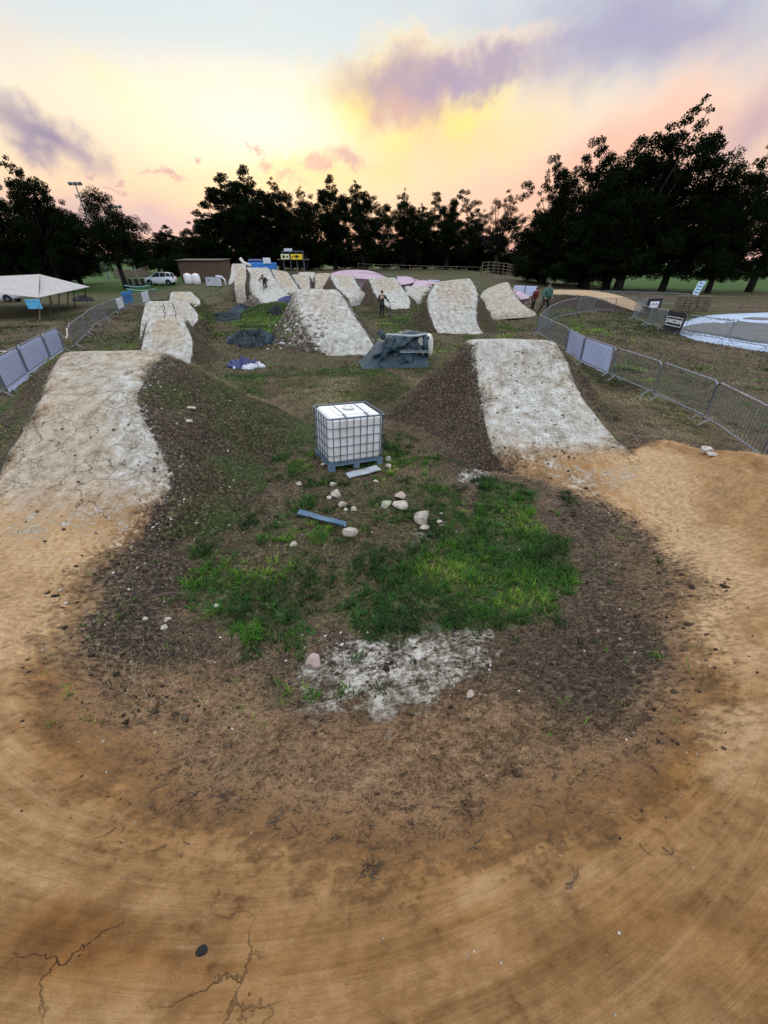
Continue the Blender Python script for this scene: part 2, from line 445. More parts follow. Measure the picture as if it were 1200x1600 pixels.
def ground_masks(x, y):
    d = np.hypot(x-SPX, np.minimum(y-SPY, 0))
    inner = poly_mask(x, y, isl, .50, .12)
    outer = np.where(x > 0, sstep(6.55, 6.15, d), sstep(6.4, 5.9, d))
    outer = np.maximum(outer, sstep(2.5, 0, y))
    endc = np.where(x > 0, 1-sstep(6.4, 7.2, y), 1-sstep(6.0, 7.5, y))
    clay = (1-inner)*outer*endc
    green = zval('green', x, y)
    far = sstep(9, 16, np.hypot(x, y))
    green = np.maximum(green, far*(.50+.3*fbm(x*.15, y*.15, 2, 3)))
    green = np.maximum(green, sstep(56, 66, y)*sstep(25, 40, x)*1.0)
    green = np.maximum(green, sstep(52, 60, y)*sstep(-27, -33, x)*1.0)
    green = np.maximum(green, sstep(120, 150, y)*1.0)
    green = green*(1-clay)
    dark = zval('dark', x, y)
    sand = sstep(60, 75, y)*(1-sstep(95, 125, y))*sstep(0, 10, x)*(1-sstep(32, 42, x))   # pale field by the trees
    return dict(m1=np.stack([clay, zval('chalk', x, y), green], 1),
                m2=np.stack([dark, zval('orange', x, y), np.maximum(zval('pale', x, y), sand*.6)], 1),
                crack=zval('crack', x, y)*.75, ring=d, )

# ------------------------------------------------------------------ terrain material (ground, faces and banks of the jumps)
def terrain_material():
    m = bpy.data.materials.new('earth'); m.use_nodes = True; t = NT(m.node_tree); t.n.clear()
    out = t.new('ShaderNodeOutputMaterial'); p = t.new('ShaderNodeBsdfPrincipled'); t.l.new(p.outputs[0], out.inputs[0])
    P = t.new('ShaderNodeNewGeometry').outputs['Position']
    a1 = t.new('ShaderNodeAttribute', attribute_name='m1'); s1 = t.new('ShaderNodeSeparateColor'); t.put(s1.inputs[0], a1.outputs['Color'])
    a2 = t.new('ShaderNodeAttribute', attribute_name='m2'); s2 = t.new('ShaderNodeSeparateColor'); t.put(s2.inputs[0], a2.outputs['Color'])
    crk = t.new('ShaderNodeAttribute', attribute_name='crack').outputs['Fac']
    rg = t.new('ShaderNodeAttribute', attribute_name='ring').outputs['Fac']
    clay, chalk, green = s1.outputs; dark, orange, pale = s2.outputs
    nL = t.noise(P, .9, 5, .6); nM = t.noise(P, 4.5, 6, .62); nS = t.noise(P, 19, 6, .65); nF = t.noise(P, 75, 4, .6)
    def brk(a, k=.7, sharp=4.0, n=None):      # break a soft mask up with noise
        n = n or nM
        return t.m('MULTIPLY', t.m('ADD', t.m('MULTIPLY', t.m('SUBTRACT', t.m('ADD', a, t.m('MULTIPLY', t.m('SUBTRACT', n, .5), k*2)), .5), sharp), .5, clamp=True),
                   t.rng(a, .02, .12))
    # loose dirt
    dirt = t.ramp(t.m('ADD', t.m('MULTIPLY', nM, .22), t.m('ADD', t.m('MULTIPLY', nS, .43), t.m('MULTIPLY', nF, .35))), [(.37, (.012, .009, .006, 1)), (.45, (.045, .030, .019, 1)), (.51, (.105, .070, .044, 1)), (.57, (.20, .135, .085, 1)), (.64, (.38, .28, .19, 1))])
    dirt = t.mix(t.m('MULTIPLY', brk(dark, .5, 2.5), .8), dirt, t.ramp(nS, [(.38, (.007, .0055, .0045, 1)), (.5, (.028, .021, .015, 1)), (.58, (.085, .063, .045, 1)), (.66, (.22, .17, .125, 1))]))
    dirt = t.mix(t.m('MULTIPLY', orange, .9), dirt, t.ramp(t.m('ADD', t.m('MULTIPLY', nM, .3), t.m('ADD', t.m('MULTIPLY', nS, .4), t.m('MULTIPLY', nF, .3))), [(.37, (.03, .016, .008, 1)), (.44, (.13, .072, .034, 1)), (.50, (.26, .150, .074, 1)), (.60, (.42, .27, .15, 1))]))
    n2_ = t.noise(P, 46, 4, .75, .5)
    dirt = t.mix(t.m('MULTIPLY', t.rng(n2_, .55, .62), .75), dirt, (.012, .009, .007, 1))
    dirt = t.mix(t.m('MULTIPLY', t.rng(n2_, .43, .37), .55), dirt, (.30, .215, .14, 1))
    # packed clay, streaked along the riding line
    cv = t.new('ShaderNodeCombineXYZ')
    sp = t.new('ShaderNodeSeparateXYZ'); t.put(sp.inputs[0], P)
    ang = t.m('ARCTAN2', t.m('SUBTRACT', sp.outputs[0], SPX), t.m('SUBTRACT', sp.outputs[1], SPY))
    t.put(cv.inputs[0], t.m('MULTIPLY', rg, 9.0)); t.put(cv.inputs[1], t.m('MULTIPLY', ang, 1.6)); t.put(cv.inputs[2], 0.0)
    stk = t.noise(cv.outputs[0], 1.6, 6, .7, .9)
    clayc = t.ramp(t.m('ADD', t.m('MULTIPLY', stk, .34), t.m('ADD', t.m('MULTIPLY', nM, .27), t.m('ADD', t.m('MULTIPLY', nL, .25), t.m('MULTIPLY', nS, .2)))),
                   [(.38, (.125, .060, .020, 1)), (.46, (.235, .124, .046, 1)), (.53, (.335, .190, .080, 1)), (.62, (.48, .305, .155, 1))])
    clayc = t.mix(t.m('MULTIPLY', brk(pale, .4, 1.6, nL), .75), clayc, t.mix(t.rng(nS, .35, .65), (.38, .235, .115, 1), (.60, .41, .225, 1)))
    clayc = t.mix(t.m('MULTIPLY', brk(orange, .4, 1.2, nL), .85), clayc, t.mix(t.rng(nM, .35, .65), (.13, .050, .010, 1), (.28, .130, .033, 1)))
    clayc = t.mix(t.m('MULTIPLY', t.rng(nF, .58, .72), .25), clayc, (.11, .07, .045, 1))
    clayc = t.mix(t.m('MULTIPLY', t.rng(t.noise(P, 11, 3, .8), .66, .74), .5), clayc, (.09, .06, .04, 1))
    cm = brk(clay, .95, 1.8, t.m('ADD', t.m('MULTIPLY', nM, .4), t.m('MULTIPLY', nS, .6)))
    c = t.mix(cm, dirt, clayc)
    # chalky clay
    chc = t.ramp(t.m('ADD', t.m('MULTIPLY', nS, .5), t.m('MULTIPLY', nM, .5)), [(.36, (.11, .09, .065, 1)), (.44, (.27, .24, .19, 1)), (.52, (.43, .395, .33, 1)), (.62, (.64, .61, .55, 1))])
    chc = t.mix(t.m('MULTIPLY', t.rng(nF, .6, .75), .35), chc, (.2, .16, .12, 1))
    grey = t.new('ShaderNodeAttribute', attribute_name='grey').outputs['Fac']
    c = t.mix(t.m('MULTIPLY', grey, cm), c, t.ramp(t.m('ADD', t.m('MULTIPLY', nM, .6), t.m('MULTIPLY', nS, .4)), [(.38, (.15, .13, .10, 1)), (.48, (.30, .27, .21, 1)), (.58, (.43, .395, .315, 1))]))
    chc = t.mix(t.m('MULTIPLY', t.rng(nL, .42, .62), .45), chc, (.36, .325, .25, 1))
    spk = t.rng(t.noise(P, 13, 5, .75, .6), .56, .63)
    chc = t.mix(t.m('MULTIPLY', spk, t.rng(t.noise(P, 1.6, 3, .5), .42, .58)), chc, (.07, .055, .04, 1))
    hm = brk(chalk, 1.3, 3.0, t.m('ADD', t.m('MULTIPLY', nM, .5), t.m('MULTIPLY', nS, .5)))
    smth = t.m('ADD', t.m('MULTIPLY', chalk, 1.15), t.m('ADD', t.m('MULTIPLY', t.m('SUBTRACT', nM, .5), .8), t.m('MULTIPLY', t.m('SUBTRACT', nS, .5), .3)), clamp=True)
    isf = t.rng(grey, 0, .3)
    hm = t.m('ADD', t.m('MULTIPLY', hm, t.m('SUBTRACT', 1.0, t.m('MULTIPLY', isf, .72))), t.m('MULTIPLY', smth, t.m('MULTIPLY', isf, .72)))
    chf = t.ramp(t.m('ADD', t.m('MULTIPLY', nS, .4), t.m('MULTIPLY', nM, .6)), [(.34, (.19, .18, .145, 1)), (.44, (.32, .31, .27, 1)), (.54, (.44, .435, .395, 1)), (.66, (.61, .615, .60, 1))])
    chf = t.mix(t.m('MULTIPLY', spk, t.m('MULTIPLY', t.rng(t.noise(P, 1.3, 3, .5), .46, .56), t.rng(sp.outputs[1], 12, 16, 1, .25))), chf, (.09, .07, .05, 1))
    chc = t.mix(t.m('MULTIPLY', isf, .8), chc, chf)
    c = t.mix(hm, c, chc)
    # living and dead grass seen as cover
    gn = t.noise(P, 1.8, 5, .7)
    gc = t.ramp(nS, [(.38, (.006, .011, .003, 1)), (.47, (.022, .040, .007, 1)), (.56, (.055, .088, .013, 1)), (.66, (.12, .15, .035, 1))])
    straw = t.ramp(nS, [(.38, (.014, .012, .006, 1)), (.5, (.060, .050, .024, 1)), (.62, (.16, .13, .068, 1))])
    gc = t.mix(t.rng(gn, .48, .62), gc, straw)
    gc = t.mix(t.rng(green, .65, .95), gc, t.ramp(nS, [(.25, (.010, .022, .005, 1)), (.5, (.028, .075, .009, 1)), (.75, (.07, .15, .016, 1))]))
    gm = brk(green, 1.6, 3.0, t.m('ADD', t.m('MULTIPLY', gn, .6), t.m('MULTIPLY', nS, .4)))
    nearf = t.rng(t.vm('LENGTH', P) if False else sp.outputs[1], 7, 14, .55, 1)
    c = t.mix(t.m('MULTIPLY', gm, nearf), c, gc)
    # drying cracks
    vo = t.new('ShaderNodeTexVoronoi', feature='DISTANCE_TO_EDGE'); vo.inputs['Scale'].default_value = 2.6
    t.put(vo.inputs['Vector'], t.vm('ADD', P, t.vm('MULTIPLY', t.noise(P, 3.0, 5, .65, col=True), (.42, .42, .42))))
    vo.inputs['Randomness'].default_value = 1
    cr = t.m('MULTIPLY', t.m('MULTIPLY', t.rng(vo.outputs['Distance'], .003, .016, 1, 0), t.rng(t.noise(P, 1.3, 3, .5), .47, .56)), crk)
    c = t.mix(t.m('MULTIPLY', cr, .9), c, (.03, .02, .012, 1))
    t.put(p.inputs['Base Color'], c)
    t.put(p.inputs['Roughness'], t.m('SUBTRACT', .93, t.m('MULTIPLY', cm, t.m('MULTIPLY', nS, .18))))
    p.inputs['Specular IOR Level'].default_value = .25
    # relief
    roughm = t.m('SUBTRACT', 1.0, t.m('MULTIPLY', cm, .68))
    h = t.m('ADD', t.m('MULTIPLY', nM, .05), t.m('ADD', t.m('MULTIPLY', nS, .034), t.m('MULTIPLY', nF, .014)))
    h = t.m('MULTIPLY', h, roughm)
    h = t.m('ADD', h, t.m('MULTIPLY', t.m('MULTIPLY', stk, cm), .014))
    h = t.m('ADD', h, t.m('MULTIPLY', hm, .012))
    h = t.m('SUBTRACT', h, t.m('MULTIPLY', cr, .02))
    b = t.new('ShaderNodeBump'); b.inputs['Strength'].default_value = 1.0; b.inputs['Distance'].default_value = 1.0
    t.put(b.inputs['Height'], h); t.l.new(b.outputs[0], p.inputs['Normal'])
    return m
EARTH = terrain_material()

def axis(a, b, step, far_lo, far_hi, g=1.045):
    c = list(np.arange(a, b, step)); s = step; v = c[-1]
    while v < far_hi: s *= g; v += s; c.append(v)
    s = step; v = c[0]; lo = []
    while v > far_lo: s *= g; v -= s; lo.append(v)
    return np.array(lo[::-1]+c)
gx = axis(-6.6, 6.6, .032, -700, 700, 1.035); gy = axis(-.6, 9.0, .032, -60, 900, 1.03)
GX, GY = np.meshgrid(gx, gy); xs, ys = GX.ravel(), GY.ravel()
zs = gh(xs, ys)
mk = ground_masks(xs, ys)
# clods and ruts as real relief on the loose ground near the camera
bank = mk['m1'][:, 0]*sstep(4.6, 5.4, mk['ring'])*sstep(1, 3, ys)*(xs > 0)
zs = zs+bank*(.05*fbm(xs*2.2, ys*4.5, 3, 4, .6)-.02*np.abs(fbm(xs*6, ys*9, 5, 3)))
nr = (1-mk['m1'][:, 0])*(1-sstep(12, 25, np.hypot(xs, ys)))
zs = zs+nr*(np.maximum(fbm(xs*8, ys*8, 7, 4, .65), -.25)*.044)
nx, ny = len(gx), len(gy)
ii = (np.arange(ny-1)[:, None]*nx+np.arange(nx-1)[None]).ravel()
FQ = np.stack([ii, ii+1, ii+1+nx, ii+nx], 1)
ground = mesh_obj('ground', np.stack([xs, ys, zs], 1), FQ, EARTH, None, True, mk)
tag(ground, kind='structure')

# ------------------------------------------------------------------ dirt jumps
CRACKM = simple_mat('crack_soil', (.03, .024, .018), .95)
def smooth_poly(P, n):
    P = np.asarray(P, float); k = len(P)
    s = np.concatenate([[0], np.cumsum(np.linalg.norm(np.diff(P, axis=0), axis=1))])
    u = np.linspace(0, s[-1], n); o = np.zeros((n, 3))
    tg = np.zeros_like(P)
    for i in range(k):
        a, b = max(i-1, 0), min(i+1, k-1); tg[i] = (P[b]-P[a])/max(s[b]-s[a], 1e-6)
    for j, q in enumerate(u):
        i = min(max(np.searchsorted(s, q)-1, 0), k-2); h = s[i+1]-s[i]; f = (q-s[i])/h
        o[j] = (2*f**3-3*f**2+1)*P[i]+(f**3-2*f**2+f)*h*tg[i]+(-2*f**3+3*f**2)*P[i+1]+(f**3-f**2)*h*tg[i+1]
    return o
def jump(label, Lp, Rp, deck=.5, k=.75, chalk=.95, tan=.35, side_chalk=.0, side_green=.15, near=False, back_k=.45, dirt_pow=0.0, chalk_fn=None, name='dirt_jump', group='dirt jumps with pale clay faces', lower=None, seed=0, crack=0.0, grey=.75, cracks=None):
    """Lp, Rp: (px, py, forward distance or None for the ground) from the foot of the face to the lip"""
    L = [at(*q) for q in Lp]; Rr = [at(*q) for q in Rp]
    for E in (L, Rr):                                         # foot runs into the ground
        d = E[0]-E[1]; d[2] = 0; d /= max(np.linalg.norm(d), 1e-6)
        f = E[0]+d*(.55 if near else .3); f[2] = G(f[0], f[1])-.05; E.insert(0, f)
    fw = ((L[-1]-L[-3])+(Rr[-1]-Rr[-3])); fw[2] = 0; fw /= np.linalg.norm(fw)
    n = 60 if near else 26; m = 44 if near else 18
    A = smooth_poly(L, n); B = smooth_poly(Rr, n)
    nd = max(2, int(deck/.12)) if near else 3
    for i in range(1, nd+1):
        A = np.vstack([A, A[n-1]+fw*deck*i/nd-np.array([0, 0, .06*(i/nd)**2])]); B = np.vstack([B, B[n-1]+fw*deck*i/nd-np.array([0, 0, .06*(i/nd)**2])])
    N = len(A)
    t_ = np.linspace(0, 1, m)
    V = A[:, None]*(1-t_)[None, :, None]+B[:, None]*t_[None, :, None]
    edge = np.minimum(t_, 1-t_)[None]*np.linalg.norm(B-A, axis=1)[:, None]
    up = sstep(0, .25, np.minimum(V[..., 2]-gh(V[..., 0], V[..., 1]), .25))
    amp = .03 if near else .045
    V[..., 2] += fbm(V[..., 0]*1.3+seed, V[..., 1]*1.3, V[..., 2]*1.3, 3)*amp*up
    V[..., 2] -= (.09*np.exp(-edge/.09))*up
    if near:
        sr = np.linspace(0, 1, N)[:, None]; bb = sstep(.24, .02, sr); gg = gh(V[..., 0], V[..., 1])
        V[..., 2] = V[..., 2]*(1-bb)+(gg+.012-.08*sstep(.09, 0, sr))*bb                    # worn, rounded edges
    base = V[0, m//2]; root = empty(name, (base[0], base[1], G(base[0], base[1]))); o0 = np.array(root.location)
    idx = np.arange(N*m).reshape(N, m)
    F = np.stack([idx[:-1, :-1], idx[:-1, 1:], idx[1:, 1:], idx[1:, :-1]], -1).reshape(-1, 4)
    Vf = V.reshape(-1, 3); sN = np.repeat(np.linspace(0, 1, N), m)
    tt = np.tile(t_, N)
    hN = (Vf[:, 2]-gh(Vf[:, 0], Vf[:, 1])); hN = hN/max(hN.max(), .01)
    ch = chalk*np.ones(len(Vf)); wear = sstep(.3, .75, hN)*np.exp(-((tt-.5)/.36)**4)
    clay = np.ones(len(Vf)); palev = .55+.2*wear
    if dirt_pow:                                               # foot fades into the track
        ch = ch*(1-dirt_pow*(1-sstep(.03, .33, sN)))
    ch = ch*(1-min(1, tan*1.5)*wear)*(.82+.3*fbm(Vf[:, 0]*1.1+seed, Vf[:, 1]*1.1, Vf[:, 2]*1.1, 3))
    if chalk_fn: ch = chalk_fn(sN, tt, Vf, ch)
    e2 = np.exp(-edge.reshape(-1)/.12)
    ch = ch-.18*e2*(1 if near else -.6)
    if near: e2 = np.exp(-edge.reshape(-1)/.2)
    at1 = dict(m1=np.stack([clay*(1-.5*e2*(hN > .05)), ch, np.zeros(len(Vf))], 1), m2=np.stack([np.zeros(len(Vf)), 0*clay, palev], 1),
               crack=np.full(len(Vf), crack), ring=Vf[:, 0]*1.0, grey=grey*np.ones(len(Vf))*(sstep(.02, .3, sN) if near else 1))
    if near:                                                   # the foot takes on the ground it runs into
        gm0 = ground_masks(Vf[:, 0], Vf[:, 1]); bl = sstep(.34, .12, sN)[:, None]; eb = (e2*sstep(-.3, .5, fbm(Vf[:, 0]*3, Vf[:, 1]*3, 1, 3)))[:, None]*.8
        at1['m1'] = at1['m1']*(1-bl)+gm0['m1']*bl; at1['m2'] = at1['m2']*(1-bl)+gm0['m2']*bl
        at1['m1'] = at1['m1']*(1-eb)+np.array([[0, .1, .3]])*eb; at1['m2'] = at1['m2']*(1-eb)+np.array([[.6, 0, 0]])*eb
        at1['ring'] = gm0['ring']; at1['grey'] = at1['grey']*(1-bl[:, 0])*(1-eb[:, 0])
    face = mesh_obj('riding_face', Vf-o0, F, EARTH, root, True, at1)
    # banks
    path = np.vstack([V[:, 0], V[-1, 1:-1], V[::-1, -1]])
    side = ((B-A)[n//2]); side[2] = 0; side /= np.linalg.norm(side)
    npth = len(path); od = np.zeros((npth, 3)); kk = np.zeros(npth)
    nb = m-2
    for i in range(npth):
        if i < N: od[i] = -side; kk[i] = k
        elif i < N+nb:
            f = (i-N+.5)/nb; od[i] = fw; kk[i] = back_k
        else: od[i] = side; kk[i] = k
    c_ = max(2, m//4)
    for _ in range(c_*2):                                      # round the corners
        od[1:-1] = (od[:-2]+od[1:-1]*2+od[2:])/4; kk[1:-1] = (kk[:-2]+2*kk[1:-1]+kk[2:])/4
    od /= np.linalg.norm(od, axis=1)[:, None]
    M2 = 26 if near else 12
    W = np.zeros((M2, npth, 3)); g0 = gh(path[:, 0], path[:, 1]); H = np.maximum(path[:, 2]-g0, 0)+.06
    wob = 1+.35*fbm(path[:, 0]*.9+seed, path[:, 1]*.9, 3, 3)
    for j in range(M2):
        f = j/(M2-1)
        run = H*kk*wob*(f**.85)*1.05+.28*f**3*(H > .3)
        q = path+od*run[:, None]
        g = gh(q[:, 0], q[:, 1])
        prof = (1-f)**1.15
        q[:, 2] = (g-.08)+(path[:, 2]-(g-.08))*prof
        fade = math.sin(math.pi*min(f*1.1, 1))
        nz_ = fbm(q[:, 0]*2.2+seed*3, q[:, 1]*2.2, q[:, 2]*2.2, 4, .6)*(.2)*fade*np.minimum(H, 1)+fbm(q[:, 0]*8, q[:, 1]*8, q[:, 2]*8, 3, .6)*.05*fade*np.minimum(H, 1)
        q = q+od*nz_[:, None]*.8; q[:, 2] += nz_*.7
        W[j] = q
    id2 = np.arange(M2*npth).reshape(M2, npth)
    F2 = np.stack([id2[:-1, :-1], id2[1:, :-1], id2[1:, 1:], id2[:-1, 1:]], -1).reshape(-1, 4)
    Wf = W.reshape(-1, 3); fj = np.repeat(np.linspace(0, 1, M2), npth)
    gmk = ground_masks(Wf[:, 0], Wf[:, 1]) if near else None
    sc = side_chalk*(1-.5*fj)+.45*np.exp(-fj/.06)
    sg = side_green*(.6+.9*fj)+.9*fbm(Wf[:, 0]*1.1, Wf[:, 1]*1.1, 9, 4, .6)*min(1, side_green*2)
    one = np.ones(len(Wf))
    if near: sg = np.maximum(sg, 1.15*zval('green', Wf[:, 0], Wf[:, 1]))
    m1 = np.stack([0*one, sc, np.clip(sg, 0, 1)], 1); m2 = np.stack([.62*one, 0*one, 0*one], 1)
    mesh_obj('side_bank', Wf-o0, F2, EARTH, root, True, dict(m1=m1, m2=m2, crack=0*one, ring=Wf[:, 0]))
    if cracks:                                                 # open cracks down the face
        for t0 in cracks:
            j0 = t0*(m-1); pts = []
            for i_ in range(int(n*.25), n-1, 2):
                jj = j0+.25*math.sin(i_*1.3); a0 = int(jj); p_ = V[i_, a0]*(1-jj+a0)+V[i_, a0+1]*(jj-a0); pts.append(tuple(p_-o0))
            mbk = MB(); mbk.tube(pts, .022, 4); mbk.build('crack', CRACKM, root)
    tag(root, label, 'dirt jump', group)
    return root
N_ = None
jump('large nearest dirt jump on the right, pale face speckled with dark clods',
     [(800,742,None),(770,692,7.05),(752,610,8.8),(745,560,9.6),(741,533,10.0)],
     [(1010,726,None),(962,678,7.3),(906,605,8.9),(887,562,9.6),(872,533,10.0)], near=True, deck=.7, k=.9, chalk=.86, tan=.12, dirt_pow=.55, side_green=.12, seed=1)
jump('broad nearest mound on the left with a worn cracked top leading down to the berm',
     [(-60,850,None),(-20,760,4.75),(15,690,5.6),(48,640,6.25),(66,600,7.2),(88,552,8.8)],
     [(205,862,None),(240,800,4.45),(262,742,5.1),(238,680,5.8),(212,622,6.5),(225,585,7.5),(250,549,8.8)], near=True, deck=.5, k=1.5, chalk=.55, tan=.25, dirt_pow=.5, side_green=.55, crack=.8, seed=2,
     chalk_fn=lambda s, t, V, c: .0+.62*sstep(.55, .85, t)*sstep(.12, .3, s)*sstep(.9, .6, s)+.45*sstep(.58, .7, s)*(.6+.4*fbm(V[:, 0]*1.5, V[:, 1]*1.5, 1, 3))*.75+.2*sstep(.15, 0, t))
jump('white faced middle jump with rubble on its left bank and a blue tarp beside it',
     [(512,556,18.0),(487,520,18.9),(468,480,20.7),(463,452,22.2)],
     [(600,566,17.6),(578,527,18.9),(548,483,20.7),(529,452,22.2)], k=.75, side_chalk=.46, side_green=.1, tan=.3, seed=3)
jump('tall dirt jump with a slanting lip standing between the person in black and the fence',
     [(690,528,23.6),(676,500,24.8),(668,466,26.4),(679,441,27.6)],
     [(760,528,23.6),(745,497,24.8),(746,455,26.6),(736,434,27.8)], k=.7, tan=.5, side_green=.3, seed=4)
jump('dirt jump with a flat lip just behind the person in black',
     [(612,483,38.5),(590,463,40.5),(576,434,43.0)],
     [(640,478,38.8),(640,466,40.3),(619,434,43.0)], k=.8, tan=.5, side_green=.3, seed=5)
jump('wide far dirt jump with the rider on its face',
     [(425,480,36.0),(402,462,41.0),(388,440,44.5),(384,418,47.0)],
     [(458,466,38.0),(445,455,42.0),(429,436,44.8),(419,418,47.0)], k=.9, side_chalk=.42, tan=.2, side_green=.1, seed=6)
jump('brown streaked landing to the right of the rider',
     [(450,462,41.5),(436,446,44.0),(424,420,47.2)],
     [(471,457,42.0),(466,448,44.0),(450,425,47.4)], k=.5, tan=.8, side_green=.1, seed=7, chalk=.8)
jump('narrow tan faced block of clay left of the rider',
     [(366,447,42.5),(368,434,44),(372,420,45.3)],
     [(382,447,42.5),(384,434,44),(384,417,45.3)], k=.3, tan=.9, side_green=.1, seed=8, chalk=.6)
jump('pale square dirt jump at the far left of the rider beside the brown shed',
     [(357,441,50),(360,430,52),(362,412,54)],
     [(374,441,50),(381,430,52),(384,412,54)], k=.5, tan=.4, side_green=.1, seed=9)
jump('dished dirt jump nearest in the left hand row, just past the broad mound',
     [(222,590,14.6),(219,550,16.2),(229,499,18.0)],
     [(290,585,14.6),(300,535,16.2),(287,499,18.0)], k=.6, tan=.67, side_green=.25, seed=10, chalk=1.0, deck=.9)
jump('wide dirt jump second in the left hand row with two vertical cracks in its face',
     [(218,530,20.5),(220,502,22.6),(226,471,25.0)],
     [(290,520,20.8),(309,494,22.6),(295,471,25.0)], k=.5, tan=.12, side_green=.25, seed=11, chalk=.72, cracks=(.42, .62), deck=1.2)
jump('small dirt jump last in the left hand row in front of the grassy mound',
     [(262,486,28.5),(263,474,30),(266,456,32)],
     [(298,486,28.5),(312,470,30),(300,456,32)], k=.6, tan=.6, side_green=.5, seed=12, deck=1.0)
jump('grey dirt jump behind the white faced one, left of the tan ramp',
     [(476,458,44),(466,445,46),(456,429,48)],
     [(484,458,44),(484,446,46),(483,429,48)], k=.6, tan=.5, side_green=.2, seed=13, chalk=.7)
jump('tan clay ramp seen between the grey jump and the white lip behind the middle jump',
     [(492,452,46),(492,440,47.5),(492,427,49)],
     [(504,452,46),(510,440,47.5),(517,427,49)], k=.3, tan=.6, side_green=.1, seed=14, chalk=.15)
jump('low white lip showing above the grey jump near the yellow banners',
     [(468,434,54),(467,430,55),(466,425.5,56)],
     [(490,434,54),(491,430,55),(492,425.5,56)], k=.5, tan=.1, seed=15)
jump('white faced dirt jump in front of the pink track, left of the person in black',
     [(545,466,41.5),(526,448,44),(516,429.5,47)],
     [(575,457,42.5),(561,446,44.5),(551,429.5,47)], k=.7, tan=.45, side_green=.35, seed=16)
jump('low pale dirt mound between the flat lipped jump and the slanting lipped jump',
     [(650,470,42),(636,458,44),(633,447,46)],
     [(664,470,42),(672,458,44),(674,447,46)], k=.8, tan=.3, side_green=.2, seed=17)
jump('lumpy dark sided dirt jump beside the two people at the fence',
     [(755,490,31.0),(748,468,33.5),(757,452,35.5),(776,444,37)],
     [(838,488,30.5),(816,472,33),(800,450,35.5),(795,440,37)], k=.8, tan=.3, chalk=.4, side_green=.1, seed=18)
# ------------------------------------------------------------------ surface lookup (ground plus the two nearest jumps)
from mathutils.bvhtree import BVHTree
def bvh_of(objs):
    V = []; F = []
    for o in objs:
        b = len(V); me = o.data; off = o.parent.location if o.parent else Vector((0, 0, 0))
        co = np.empty(len(me.vertices)*3, np.float32); me.vertices.foreach_get('co', co); co = co.reshape(-1, 3)+np.array(off)
        V += co.tolist(); lv = np.empty(len(me.loops), np.int32); me.loops.foreach_get('vertex_index', lv)
        F += (lv.reshape(-1, 4)+b).tolist()
    return BVHTree.FromPolygons(V, F)
NEAR_J = [o for o in bpy.data.objects if o.type == 'EMPTY' and o.name.startswith('dirt_jump')]
JB = bvh_of([c for o in NEAR_J for c in o.children])
def surf(x, y):
    """height and part under (x, y)"""
    g = G(x, y)
    h = JB.ray_cast(Vector((x, y, 8)), Vector((0, 0, -1)))
    if h[0] is not None and h[0].z > g: return h[0].z, True
    return g, False
def at_surf(px, py):
    d = Vector(ray(px, py)); o = Vector((0, 0, CAMZ)); h = JB.ray_cast(o, d.normalized()); g = at(px, py)
    if h[0] is not None and (h[0]-o).length < (Vector(g)-o).length: return np.array(h[0])
    return g

# ------------------------------------------------------------------ grass
def leaf_mat(name, stops, rough=.6, trans=.3, spec=.3):
    m = bpy.data.materials.new(name); m.use_nodes = True; t = NT(m.node_tree); t.n.clear()
    o = t.new('ShaderNodeOutputMaterial'); p = t.new('ShaderNodeBsdfPrincipled')
    f = t.new('ShaderNodeAttribute', attribute_name='tint').outputs['Fac']
    c = t.ramp(f, stops); t.put(p.inputs['Base Color'], c); p.inputs['Roughness'].default_value = rough
    p.inputs['Specular IOR Level'].default_value = spec
    tr = t.new('ShaderNodeBsdfTranslucent'); t.put(tr.inputs[0], c); mx = t.new('ShaderNodeMixShader'); mx.inputs[0].default_value = trans
    t.l.new(p.outputs[0], mx.inputs[1]); t.l.new(tr.outputs[0], mx.inputs[2]); t.l.new(mx.outputs[0], o.inputs[0])
    return m
M_GRASS = leaf_mat('grass_blade', [(0, (.010, .032, .005, 1)), (.35, (.026, .10, .009, 1)), (.6, (.07, .22, .014, 1)), (.8, (.27, .40, .04, 1)), (1, (.36, .30, .13, 1))])
M_FIELD = leaf_mat('field_grass', [(0, (.012, .024, .006, 1)), (.4, (.035, .065, .012, 1)), (.7, (.075, .11, .02, 1)), (1, (.17, .17, .06, 1))])
M_STRAW = leaf_mat('dead_grass', [(0, (.03, .02, .012, 1)), (.4, (.10, .07, .038, 1)), (.8, (.26, .20, .105, 1)), (1, (.40, .33, .18, 1))], .8, .15)
